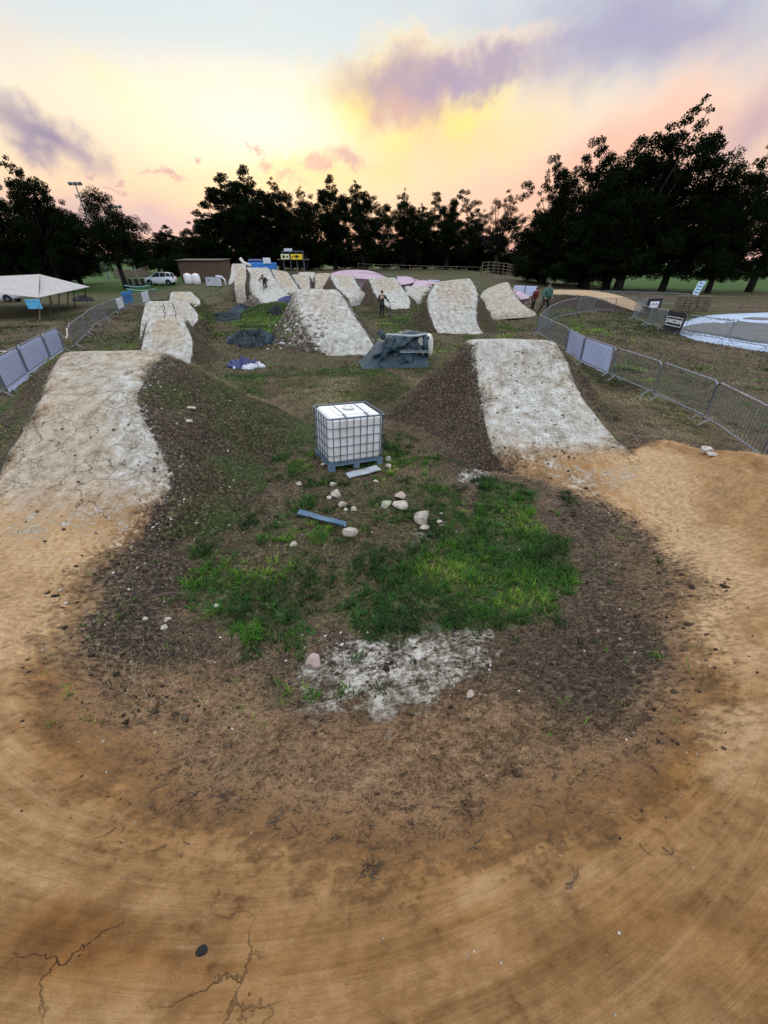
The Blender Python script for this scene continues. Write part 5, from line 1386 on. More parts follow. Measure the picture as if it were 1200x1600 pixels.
# ------------------------------------------------------------------ car
def car(loc, rz, label, mat=M_CAR):
    root = empty('parked_car', loc, rz); L_ = 4.35; prof = [(-2.15, .55), (-2.17, .72), (-2.05, .92), (-1.45, 1.02), (-1.0, 1.08), (-.98, 1.10)]
    # lower body: cross-sections along x (front at -x)
    secs = [(-2.17, .42, .70, .62), (-2.10, .34, .84, .78), (-1.75, .26, .94, .86), (-1.2, .22, 1.04, .89), (-.6, .22, 1.10, .90), (.4, .22, 1.12, .90), (1.3, .24, 1.12, .90), (1.85, .30, 1.10, .87), (2.1, .38, 1.02, .80), (2.17, .50, .90, .70)]
    V = []; F = []; k = 12
    for x, z0, z1, hw in secs:
        ring = [(-hw*.9, z0), (hw*.9, z0), (hw, z0+.12), (hw, (z0+z1)/2), (hw*.97, z1-.12), (hw*.86, z1-.02), (hw*.4, z1+.02), (-hw*.4, z1+.02), (-hw*.86, z1-.02), (-hw*.97, z1-.12), (-hw, (z0+z1)/2), (-hw, z0+.12)]
        V += [(x, a, b) for a, b in ring]
    for i in range(len(secs)-1):
        for j in range(k): F.append((i*k+j, (i+1)*k+j, (i+1)*k+(j+1) % k, i*k+(j+1) % k))
    F.append(tuple(range(k))); F.append(tuple(range((len(secs)-1)*k+k-1, (len(secs)-1)*k-1, -1)))
    b = MB(); b.add(V, F); body = b.build('body', mat, root, True)
    def cab(name, sx_, zt, inset, m, dz=0):
        secs2 = [(-1.15, 1.05, .80), (-.35, 1.05, .82), (.9, 1.05, .82), (1.95, 1.03, .78)]
        top = [(-.32, zt, .62), (.1, zt+.05, .64), (1.0, zt+.03, .64), (1.62, zt-.05, .60)]
        V = [(x+inset*s__, -w, z) for (x, z, w), s__ in zip(secs2, (1, 0, 0, -1))]+[(x+inset*s__, w, z) for (x, z, w), s__ in zip(secs2, (1, 0, 0, -1))]
        V += [(x, -w*sx_, z) for x, z, w in top]+[(x, w*sx_, z) for x, z, w in top]
        F = []
        for i in range(3): F += [(i, i+1, 8+i+1, 8+i), (4+i, 12+i, 12+i+1, 4+i+1), (8+i, 8+i+1, 12+i+1, 12+i)]
        F += [(0, 8, 12, 4), (3, 7, 15, 11)]
        b = MB(); b.add(V, F); return b.build(name, m, root, False)
    cab('windows', 1.0, 1.52, 0, M_GLASS)
    b = MB(); V = [(x, s_*w, z) for s_ in (-1, 1) for x, z, w in ((-.34, 1.525, .64), (.1, 1.60, .66), (1.0, 1.59, .66), (1.66, 1.50, .62))]
    V2 = [(x, y, z+.045) for x, y, z in V]; F = []
    for i in range(3): F += [(i, 4+i, 5+i, i+1), (8+i, 9+i, 13+i, 12+i), (i, i+1, 9+i, 8+i), (4+i, 12+i, 13+i, 5+i)]
    F += [(0, 8, 12, 4), (3, 7, 15, 11)]; b.add(V+V2, F); b.build('roof', mat, root)
    b = MB()
    for s_ in (-1, 1):
        for x0, x1 in ((-1.12, -.34), (.28, .30), (1.14, 1.12), (1.9, 1.62)): b.tube([(x0, s_*.81, 1.06), (x1, s_*.645, 1.54)], .035, 5)
    b.build('window_pillar', mat, root)
    for x in (-1.35, 1.32):
        for s_ in (-1, 1):
            t_ = MB(); t_.lathe([(.2, -.1), (.30, -.11), (.335, -.07), (.335, .07), (.30, .11), (.2, .1)], (x, s_*.80, .335), 20, 'y'); tw = t_.build('wheel', M_RUBBER, root)
            t_ = MB(); t_.lathe([(.05, -.118), (.2, -.112), (.2, .112), (.05, .118)], (x, s_*.80, .335), 12, 'y'); t_.build('rim', M_STEEL, tw)
            t_ = MB(); t_.lathe([(.36, -.02), (.40, -.02), (.40, .02), (.36, .02)], (x, s_*.895, .36), 20, 'y'); t_.build('wheel_arch', M_RUBBER, root)
    for s_ in (-1, 1):
        t_ = MB(); t_.box((2.10, s_*.68, .98), (.16, .22, .28), bev=.03); t_.build('tail_light', M_REDL, root)
        t_ = MB(); t_.box((-2.06, s_*.62, .74), (.16, .30, .12), bev=.03); t_.build('headlight', M_GLASS, root)
        t_ = MB(); t_.box((-.85, s_*.95, 1.1), (.12, .18, .12), bev=.03); t_.build('wing_mirror', mat, root)
    t_ = MB(); t_.box((2.17, 0, .62), (.04, .5, .12)); t_.build('number_plate', M_YEL, root)
    tag(root, label, 'car'); return root
cl, cr_ = at(236, 446), at(271, 445); cc = (cl+cr_)/2
car((cc[0], cc[1], G(cc[0], cc[1])), .10, 'white car parked facing left beyond the left-hand jumps')
ca = at(6, 474); car((ca[0]-1.3, ca[1]+1, G(ca[0], ca[1])), .25, 'pale car half hidden under the cream canopy at the left edge')

# ------------------------------------------------------------------ things by the car
w1, w2 = at(296, 444), at(308.5, 444)
for w_, l_ in ((w1, 'left one of two small white tanks beyond the left-hand jumps, beside the car'), (w2, 'right one of two small white tanks beyond the left-hand jumps')):
    rt = empty('white_tank', w_); rt['category'] = 'tank'
    b = MB(); b.lathe([(.50, 0), (.58, .08), (.60, .5), (.56, 1.15), (.46, 1.3), (.16, 1.38), (.14, 1.42)], n=14)
    b.build('tank_body', M_PLAST, rt, True)
    b = MB(); b.lathe([(.15, 1.42), (.15, 1.56), (.05, 1.58)], n=10); b.build('cap', M_REDL, rt); tag(rt, l_, 'tank', 'small white tanks')
g1, g2 = at(323, 448), at(347, 448); b = MB(); rt = empty('board_stack', g1); wv = np.linalg.norm((g2-g1)[:2])
rt.rotation_euler[2] = math.atan2((g2-g1)[1], (g2-g1)[0])
b.box((wv/2, .1, .62), (wv, .08, 1.1), Matrix.Rotation(R(-8), 4, 'X'), bev=.02); b.build('board', M_GREYB, rt)
for i in range(3): b = MB(); b.box((wv*(.2+.3*i), .3+.12*i, .5), (.08, .5, 1.0)); b.build('prop', M_WOOD, rt)
tag(rt, 'leaning grey white boards in front of the brown shed', 'boards')
b = MB(); p0 = at(337, 432, g1[1]+.5); p1 = at(346, 432.5, g1[1]+.5); p2 = at(351, 437, g1[1]+.5); p3 = at(353, 446, g1[1]+.3)
b.tube([tuple(q-p3) for q in (p0, (p0+p1)/2+np.array([0, 0, .05]), p1, p2, p3)], .12, 8); ob = b.build('bent_pipe', M_WHITEC, None, True); ob.location = p3.tolist(); tag(ob, 'white bent pipe standing beside the brown shed', 'pipe')
s1, s2 = at(285, 440), at(353, 440); sh = empty('shed', s1); sh.rotation_euler[2] = math.atan2((s2-s1)[1], (s2-s1)[0]); Ls = np.linalg.norm((s2-s1)[:2])
Hs = 2.9
for i in range(9):
    b = MB(); b.box((Ls/2, 0, .17+i*.31), (Ls, .12+.02*(i % 2), .29), bev=.01); b.build('wall_board', M_BROWN, sh)
b = MB(); b.box((Ls/2, 1.6, Hs/2), (Ls-.1, 3.0, Hs-.1)); b.build('wall', M_BROWN, sh)
b = MB(); b.box((Ls/2, 1.5, Hs+.02), (Ls+.3, 3.6, .12), Matrix.Rotation(R(3), 4, 'X'), bev=.02); b.build('roof', simple_mat('roof_felt', (.12, .10, .08), .9), sh)
tag(sh, 'long low brown boarded shed behind the white tanks', 'shed')
# dark pallets left of the car
b0_ = at(203, 447); pr_ = empty('bench_stack', b0_); b = MB()
for i in range(5): b.box((1.6, 0, .12+.2*i), (3.2, .9, .07), bev=.01)
b.build('slats', M_GREYB if False else simple_mat('grey_wood', (.14, .15, .17), .8), pr_)
for i in range(4): b = MB(); b.box((.2+.95*i, 0, .5), (.1, .8, .95)); b.build('upright', M_WOOD, pr_)
tag(pr_, 'stack of grey slatted benches on the grass left of the white car', 'benches')
def pole(px0, py0, px1, py1, label, r=.05, D=None, head=False, name='pole', cat='pole'):
    f = at(px0, py0); t_ = at(px1, py1, f[1] if D is None else D); f = np.array(f)
    if D: f = np.array([t_[0], t_[1], G(t_[0], t_[1])]) if head else f
    rt = empty(name, f); b = MB(); b.tube([(0, 0, 0), tuple((t_-f)*.5), tuple(t_-f)], [r*1.4, r*1.1, r], 8); b.build('shaft', M_STEEL, rt)
    if head:
        d = t_-f; b = MB()
        for a in (-.9, 0, .9): b.box((d[0]+a, d[1], d[2]+.2), (.7, .35, .5), Matrix.Rotation(R(20), 4, 'X'), bev=.05)
        b.build('lamp_head', M_STEEL, rt); b = MB(); b.tube([(d[0]-1.2, d[1], d[2]), (d[0]+1.2, d[1], d[2])], .06, 6); b.build('crossbar', M_STEEL, rt)
    tag(rt, label, cat); return rt
pole(193, 448, 185, 403, 'thin pale pole standing among the posts left of the car', .06)
pole(118, 440, 118, 289, 'floodlight mast rising above the left-hand trees', .12, 92, True, 'floodlight_mast', 'mast')
pole(183, 440, 181, 325, 'lower floodlight mast beside the round dark tree on the left', .10, 98, True, 'floodlight_mast', 'mast')
# play frame glimpsed under the trees on the left
pf = at(103, 432); rt = empty('play_frame', pf); b = MB()
for x in (-1, 1):
    for y in (-.8, .8): b.tube([(x, y, 0), (x, y, 2.6)], .08, 6)
b.build('frame', M_WOOD, rt); b = MB(); b.box((0, 0, 1.2), (2.0, 1.6, 1.2), bev=.03); b.build('cabin', simple_mat('dark_panel', (.06, .06, .07), .7), rt)
b = MB(); b.box((0, 0, 2.7), (2.4, 1.9, .5), bev=.1); b.build('roof', M_WHITEC, rt)
b = MB(); b.box((2.1, 0, .95), (.35, .6, 2.4), Matrix.Rotation(R(-24), 4, 'Y'), bev=.05); b.build('slide', simple_mat('pink_plastic', (.45, .35, .34), .5), rt)
tag(rt, 'play frame with a white roof and pale slide under the left-hand trees', 'play frame')

# ------------------------------------------------------------------ start mound with banners
mp = at(470, 430, 58); mx, my = mp[0], 60.0; n1, n2 = 40, 30; V = []
U_, V__ = np.meshgrid(np.linspace(-1, 1, n1), np.linspace(-1, 1, n2)); xx = mx+U_*4.2; yy = my+V__*3.4
hz = 2.3*np.clip(1-np.hypot(U_*.98, V__), 0, 1)**.6*(1+.25*fbm(xx, yy, 4, 4))+.15*fbm(xx*3, yy*3, 1, 3)
zz = gh(xx, yy)+np.where(np.hypot(U_, V__) > .99, -.1, hz)
idn = np.arange(n1*n2).reshape(n2, n1); F = np.stack([idn[:-1, :-1], idn[:-1, 1:], idn[1:, 1:], idn[1:, :-1]], -1).reshape(-1, 4)
one = np.ones(n1*n2); V = np.stack([xx, yy, zz], -1).reshape(-1, 3); V0 = np.array([mx, my, G(mx, my)])
ob = mesh_obj('earth_mound', V-V0, F, EARTH, None, True, dict(m1=np.stack([0*one, .1*one, .35*one], 1), m2=np.stack([.8*one, 0*one, 0*one], 1), crack=0*one, ring=one)); ob.location = V0.tolist()
tag(ob, 'dark earth mound under the yellow banners', 'mound')
yb = 61.5
st = empty('start_gate', (mx, yb+.6, G(mx, yb))); s0 = np.array(st.location)
def stp(px, py): return at(px, py, yb+.6)-s0
b = MB(); b.box(tuple((stp(441, 404)+stp(472, 404))/2+np.array([0, .8, -.1])), (4.2, 1.8, .12)); b.build('deck', M_WOOD, st)
for px in (441, 452, 462, 473):
    b = MB(); t_ = stp(px, 392); b.tube([(t_[0], 0, 0), (t_[0], 0, t_[2])], .06, 6); b.build('post', M_DKSTEEL, st)
b = MB(); b.tube([tuple(stp(441, 393)), tuple(stp(473, 393))], .05, 6); b.build('rail', M_DKSTEEL, st)
b = MB(); b.tube([tuple(stp(447, 393)), tuple(stp(447, 388))], .04, 6); b.tube([tuple(stp(454, 393)), tuple(stp(454, 388))], .04, 6); b.build('sign_bracket', M_DKSTEEL, st)
tag(st, 'dark steel start platform on the earth mound under the trees', 'platform')
def flat_sign(px0, py0, px1, py1, D, mat, name, label, marks, mmat, cat='banner', group=None):
    a, b_ = at(px0, py1, D), at(px1, py0, D); w_, h_ = b_[0]-a[0], b_[2]-a[2]
    m_ = MB(); m_.box((w_/2, 0, h_/2), (w_, .05, h_), bev=.01); o = m_.build(name, mat); o.location = a.tolist(); tag(o, label, cat, group)
    m_ = MB()
    for k_, (u, v_, su, sv) in enumerate(marks):
        if k_ == 0 and mmat is not M_WPRINT: m_.lathe([(.01, -.04), (sv*h_*.5, -.036), (sv*h_*.5, -.03), (.01, -.028)], (w_*u, 0, h_*v_), 14, 'y')
        else: m_.box((w_*u, -.033, h_*v_), (w_*su, .012+.002*k_, h_*sv))
    m_.build('printed_marks', mmat, o); return o
flat_sign(439.5, 397, 451.5, 405.2, yb, M_PYEL, 'banner', 'pale yellow banner with a dark round emblem on the start platform', ((.33, .5, .5, .62), (.75, .5, .25, .3)), M_BLACK, group='yellow banners on the start platform')
flat_sign(455, 397, 472, 405.5, yb, M_YEL, 'banner', 'bright yellow banner with a dark emblem on the start platform', ((.5, .55, .5, .6), (.5, .62, .5, .16), (.15, .5, .08, .3)), M_BLACK, group='yellow banners on the start platform')
flat_sign(444, 388.3, 456, 392.6, yb, M_WHITEC, 'sign', 'small white sign above the yellow banners', ((.5, .5, .8, .3), (.5, .5, .7, .2)), simple_mat('grey_print', (.35, .42, .55), .6), cat='sign')
# blue gazebo behind the rider
gz = at(384, 421, 58); g3 = at(427, 421, 58); rt = empty('gazebo', (gz[0], 58, G(gz[0], 58))); wv = g3[0]-gz[0]; zt = at(400, 411, 58)[2]-rt.location[2]
b = MB(); b.box((wv/2, 1.2, zt-.5), (wv, 2.4, 1.1), bev=.08); b.build('blue_cover', M_BBLUE, rt)
b = MB(); b.box((wv*.3, 1.2, zt+.2), (wv*.45, 1.6, .5), bev=.2); b.build('dark_cover', M_NAVY, rt)
for x in (.05, wv-.05):
    b = MB(); b.tube([(x, .05, 0), (x, .05, zt-.9)], .05, 6); b.build('leg', M_DKSTEEL, rt)
b = MB(); b.box((wv*.82, -.1, zt+.25), (wv*.27, .12, .62), bev=.02); b.build('white_panel', M_WHITEC, rt)
tag(rt, 'blue covered gazebo with a white panel just behind the rider', 'gazebo')
b = MB(); q0 = at(392, 416, 55); q1 = at(381, 411, 55); q2 = at(375, 403.5, 55); b.tube([tuple(q0-q0), tuple(q1-q0), tuple(q2-q0)], [.22, .20, .17], 10); ob = b.build('drain_pipe', M_CREAM, None, True); ob.location = q0.tolist()
tag(ob, 'pale curved pipe sticking up behind the rider beside the blue gazebo', 'pipe')

# ------------------------------------------------------------------ people and bicycles
def skin_mesh(name, nodes, edges, mat, parent, sub=1):
    """nodes: list of (xyz, radius); edges: pairs. One continuous skinned surface."""
    me = bpy.data.meshes.new(name); me.from_pydata([n[0] for n in nodes], edges, []); me.update()
    o = bpy.data.objects.new(name, me); COL.objects.link(o)
    sk = o.modifiers.new('skin', 'SKIN'); sk.use_smooth_shade = True
    if not me.skin_vertices: me.attributes
    for i, n in enumerate(nodes):
        r = n[1]; r = (r, r) if not isinstance(r, tuple) else r
        me.skin_vertices[0].data[i].radius = r
        me.skin_vertices[0].data[i].use_root = (i == 0)
    ss = o.modifiers.new('sub', 'SUBSURF'); ss.levels = sub; ss.render_levels = sub
    dg = bpy.context.evaluated_depsgraph_get(); m2 = bpy.data.meshes.new_from_object(o.evaluated_get(dg)); bpy.data.objects.remove(o)
    m2.name = name; m2.materials.clear(); m2.materials.append(mat)
    r_ = bpy.data.objects.new(name, m2); COL.objects.link(r_); r_.parent = parent; return r_
M_SKIN = simple_mat('skin', (.42, .25, .18), .6, namt=.05); M_HAIR = simple_mat('hair', (.03, .02, .015), .7)
M_RED = simple_mat('dark_red_cloth', (.15, .018, .02), .8); M_GREEN = simple_mat('dark_green_cloth', (.02, .075, .055), .75, col2=(.05, .12, .10)); M_TRS = simple_mat('dark_trousers', (.018, .014, .014), .85)
def person(loc, rz, J, jacket, trousers, label, hat=None, hood=False, coat=0.0, sleeve=True, s=1.0):
    """J: joint name -> (x, y, z); faces -y"""
    root = empty('person', loc, rz); root.scale = (s, s, s)
    g = lambda k: tuple(J[k]); nodes = []; edges = []; ix = {}
    def nd(k, p, r): ix[k] = len(nodes); nodes.append((tuple(p), r)); return ix[k]
    def ed(a, b): edges.append((ix[a], ix[b]))
    nd('pel', g('pel'), (.14, .11)); nd('waist', g('waist'), (.13, .10)); nd('chest', g('chest'), (.16, .115)); nd('neck', g('neck'), .055); nd('head', g('head'), (.078, .095))
    hd = Vector(g('head')); nk = Vector(g('neck')); up = (hd-nk).normalized(); nd('crown', hd+up*.09, (.062, .075))
    for a, b in (('pel', 'waist'), ('waist', 'chest'), ('chest', 'neck'), ('neck', 'head'), ('head', 'crown')): ed(a, b)
    for sd in 'LR':
        nd('sh'+sd, g('sh'+sd), .058); nd('el'+sd, g('el'+sd), .043); nd('wr'+sd, g('wr'+sd), .028)
        ed('chest', 'sh'+sd); ed('sh'+sd, 'el'+sd); ed('el'+sd, 'wr'+sd)
        w_ = Vector(g('wr'+sd)); d = (w_-Vector(g('el'+sd))).normalized(); nd('pm'+sd, w_+d*.07, (.036, .018)); ed('wr'+sd, 'pm'+sd)
        s_ = d.cross(Vector((0, 1, .2))).normalized(); c_ = d.cross(s_).normalized()
        for f in range(4):
            o_ = s_*(.027-.018*f); l = (.07, .08, .075, .06)[f]
            k1, k2 = 'f%d%s' % (f, sd), 'g%d%s' % (f, sd)
            nd(k1, w_+d*(.09+l*.45)+o_, .0085); nd(k2, w_+d*(.09+l*.75)+o_+c_*.03, .007); ed('pm'+sd, k1); ed(k1, k2)
        nd('th'+sd, w_+d*.075+s_*.055, .010); nd('ti'+sd, w_+d*.105+s_*.06+c_*.015, .008); ed('pm'+sd, 'th'+sd); ed('th'+sd, 'ti'+sd)
        nd('hp'+sd, g('hp'+sd), .088); nd('kn'+sd, g('kn'+sd), .056); nd('an'+sd, g('an'+sd), .038)
        ed('pel', 'hp'+sd); ed('hp'+sd, 'kn'+sd); ed('kn'+sd, 'an'+sd)
        a_ = Vector(g('an'+sd)); ft = Vector(J.get('toe'+sd, tuple(a_+Vector((0, -.19, -.055))))); nd('to'+sd, ft, (.038, .025)); ed('an'+sd, 'to'+sd)
    body = skin_mesh('body', nodes, edges, M_SKIN, root)
    # clothes
    def sub(keys, ed_, grow, nm, mat):
        i2 = {k: i for i, k in enumerate(keys)}; nn = []
        for k in keys:
            p, r = nodes[ix[k]]; r = tuple(q+grow for q in r) if isinstance(r, tuple) else r+grow; nn.append((p, r))
        return skin_mesh(nm, nn, [(i2[a], i2[b]) for a, b in ed_], mat, root)
    jk = sub(['waist', 'pel', 'chest', 'shL', 'elL', 'wrL', 'shR', 'elR', 'wrR'], [('waist', 'pel'), ('waist', 'chest'), ('chest', 'shL'), ('shL', 'elL'), ('elL', 'wrL'), ('chest', 'shR'), ('shR', 'elR'), ('elR', 'wrR')], .022+coat, 'jacket', jacket)
    sub(['pel', 'hpL', 'knL', 'anL', 'hpR', 'knR', 'anR'], [('pel', 'hpL'), ('hpL', 'knL'), ('knL', 'anL'), ('pel', 'hpR'), ('hpR', 'knR'), ('knR', 'anR')], .020, 'trousers', trousers)
    for sd in 'LR': sub(['an'+sd, 'to'+sd], [('an'+sd, 'to'+sd)], .014, 'shoe', M_RUBBER)
    # face and hair
    fwd_ = Vector(J.get('face', (0, -1, 0))).normalized(); rt_ = up.cross(fwd_).normalized()
    b = MB(); b.tube([tuple(hd+fwd_*.088+up*.012), tuple(hd+fwd_*.118-up*.012)], [.008, .014], 6); b.build('nose', M_SKIN, body, True)
    for q in (-1, 1):
        e = hd+fwd_*.088+rt_*q*.032+up*.018; b = MB(); b.lathe([(.002, -.008), (.010, 0), (.002, .008)], tuple(e), 8); b.build('eye', M_WHITEC, body, True)
        e = hd+rt_*q*.085; b = MB(); b.lathe([(.004, -.03), (.014, 0), (.006, .028)], tuple(e), 8); b.build('ear', M_SKIN, body, True)
    b = MB(); e = hd+fwd_*.090-up*.042; b.tube([tuple(e-rt_*.024), tuple(e+fwd_*.006), tuple(e+rt_*.024)], .006, 5); b.build('mouth', M_RED, body, True)
    V = []; n1, n2 = 14, 8; F = []
    Rr = .118 if (hat or hood) else .112
    for i in range(n2):
        th = (math.pi*.5)*i/(n2-1)*1.18
        for k_ in range(n1):
            a = 2*math.pi*k_/n1; dv = rt_*math.sin(th)*math.cos(a)*.92+fwd_*(math.sin(th)*math.sin(a)*1.02)+up*math.cos(th); V.append(hd+up*.03-fwd_*.008+dv*Rr)
    for i in range(n2-1):
        for k_ in range(n1): F.append((i*n1+k_, (i+1)*n1+k_, (i+1)*n1+(k_+1) % n1, i*n1+(k_+1) % n1))
    b = MB(); b.add(V, F); b.build('helmet' if hat else ('hood' if hood else 'hair'), hat or (jacket if hood else M_HAIR), root, True)
    tag(root, label, 'person'); return root, jk
def standing(dx=.0, lean=0.0, arms='down'):
    J = dict(pel=(0, 0, .95), waist=(0, lean*.3, 1.10), chest=(0, lean*.7, 1.33), neck=(0, lean, 1.50), head=(0, lean*1.15-.02, 1.64))
    for sd, q in (('L', 1), ('R', -1)):
        J['sh'+sd] = (q*.19, lean*.9, 1.43); J['el'+sd] = (q*.25, lean*.7+.03, 1.15); J['wr'+sd] = (q*.24, lean*.6-.06, .90)
        J['hp'+sd] = (q*.09, 0, .90); J['kn'+sd] = (q*.10, -.03, .50); J['an'+sd] = (q*.11, .02, .09)
    return J
def bicycle(loc, rz, label, lean=0.0, pitch=0.0):
    root = empty('bicycle', loc); root.rotation_euler = (R(pitch), R(lean), rz); root.rotation_mode = 'XYZ'
    # rolls along -y; wheels of 0.33 m radius
    for y in (-.53, .53):
        b = MB(); b.tube([(0, y+.305*math.cos(a), .33+.305*math.sin(a)) for a in np.linspace(0, 2*math.pi, 25)[:-1]], .026, 6, closed=True); wl = b.build('wheel', M_RUBBER, root, True)
        b = MB(); b.tube([(0, y+.28*math.cos(a), .33+.28*math.sin(a)) for a in np.linspace(0, 2*math.pi, 21)[:-1]], .01, 5, closed=True)
        for k_ in range(12): a = k_*math.pi/6; b.tube([(0, y, .33), (0, y+.28*math.cos(a), .33+.28*math.sin(a))], .002, 3)
        b.tube([(-.04, y, .33), (.04, y, .33)], .018, 6); b.build('rim', M_STEEL, wl)
    hb_, st_, bb = (0, -.36, .80), (0, .16, .70), (0, .08, .30)
    b = MB(); b.tube([hb_, st_], .016, 6); b.tube([(0, -.37, .72), bb], .02, 6); b.tube([st_, bb], .016, 6); b.tube([(0, -.38, .66), (0, -.355, .88)], .02, 6)
    for x in (-.05, .05): b.tube([bb, (x, .53, .33)], .010, 5); b.tube([st_, (x, .53, .33)], .008, 5)
    b.build('frame', M_DKSTEEL, root)
    b = MB()
    for x in (-.055, .055): b.tube([(x, -.40, .64), (x, -.53, .33)], .014, 6)
    b.tube([(-.055, -.40, .64), (.055, -.40, .64)], .016, 6); b.build('fork', M_BLACK, root)
    b = MB(); b.tube([(0, -.355, .88), (0, -.37, .96)], .014, 6); b.tube([(-.36, -.33, 1.04), (-.2, -.36, 1.04), (-.08, -.37, .97), (.08, -.37, .97), (.2, -.36, 1.04), (.36, -.33, 1.04)], .012, 6); b.build('handlebar', M_BLACK, root)
    b = MB(); b.tube([st_, (0, .19, .80)], .013, 6); b.box((0, .17, .82), (.10, .24, .04), bev=.015); b.build('saddle', M_BLACK, root)
    b = MB(); b.tube([(.07, .08, .30), (.09, -.08, .28)], .012, 5); b.tube([(-.07, .08, .30), (-.09, .24, .32)], .012, 5); b.tube([(-.07, .08, .3), (.07, .08, .3)], .02, 6)
    b.box((.14, -.08, .28), (.09, .08, .02)); b.box((-.14, .24, .32), (.09, .08, .02)); b.build('crank', M_STEEL, root)
    tag(root, label, 'bicycle'); return root
# rider coming down the far jump, standing on the pedals
rp = at(416, 457.5, 43.2); ptc = 14
bicycle(tuple(rp), .05, 'dark bicycle ridden down the far white jump', pitch=ptc)
J = dict(pel=(0, .28, 1.02), waist=(0, .18, 1.14), chest=(0, .0, 1.30), neck=(0, -.14, 1.42), head=(0, -.22, 1.54), face=(0, -1, -.1))
for sd, q in (('L', 1), ('R', -1)):
    J['sh'+sd] = (q*.20, -.06, 1.36); J['el'+sd] = (q*.40, -.12, 1.16); J['wr'+sd] = (q*.33, -.25, 1.06)
    J['hp'+sd] = (q*.09, .25, .98); J['kn'+sd] = (q*.15, -.02 if q > 0 else .10, .68); J['an'+sd] = (q*.14, .0 if q > 0 else .30, .37); 
    J['toe'+sd] = (q*.14, -.15 if q > 0 else .16, .32)
M_SHORT = simple_mat('dark_blue_cloth', (.03, .04, .07), .8)
pr2, _ = person(tuple(rp), .05, J, M_BLACK, M_SHORT, 'person in black with a helmet riding a bicycle down the far white jump', hat=M_BLACK)
pr2.rotation_euler = (R(ptc), 0, .05)
# person in black holding a bicycle, seen from behind
sp = at(597, 497); J = standing(); J['elR'] = (-.34, -.16, 1.20); J['wrR'] = (-.50, -.30, 1.05); J['elL'] = (.26, -.05, 1.14); J['wrL'] = (.22, -.20, 1.0); J['face'] = (0, -1, 0)
D1 = min(sp[1], 33.5); sp = at(597, 497, D1); sp[2] = G(sp[0], sp[1])
pb, jk = person(tuple(sp), R(180), J, M_BLACK, M_BLACK, 'person in black seen from behind, holding a bicycle beside them', hood=False, s=1.03)
b = MB(); b.lathe([(.01, .0), (.045, .0), (.045, .008), (.01, .01)], (0, .152, 1.36), 14, 'y'); b.build('back_print', simple_mat('pale_print', (.5, .44, .38), .7), jk)
bicycle((sp[0]+.55, sp[1]+.25, sp[2]), R(176), 'dark bicycle held by the standing person in black', lean=-4)
# person in dark red
J = standing(lean=-.12); J['face'] = (1, -.2, 0); J['elL'] = (.27, -.1, 1.12)
rpn = at(833, 474, 37.0); J2 = {k: v for k, v in J.items()}
person(tuple(rpn[:2])+(G(rpn[0], rpn[1]),), .5, J2, M_RED, M_TRS, 'person in a dark red jacket standing behind the one in green', s=1.03, coat=.02)
gp = at(849, 489, 29.0); J = standing(lean=-.05); J['face'] = (-.3, -1, 0); J['knL'] = (.16, -.12, .52); J['anL'] = (.22, .05, .09)
J['knR'] = (-.30, -.16, .55); J['anR'] = (-.52, -.08, .10); J['elR'] = (-.33, -.08, 1.12); J['wrR'] = (-.30, -.28, .98); J['elL'] = (.27, -.02, 1.12); J['wrL'] = (.20, -.25, 1.0)
person((gp[0], gp[1], surf(gp[0], gp[1])[0]-.03), .25, J, M_GREEN, M_TRS, 'person in a dark green jacket and dark trousers at the corner of the fence', coat=.045, s=1.1)
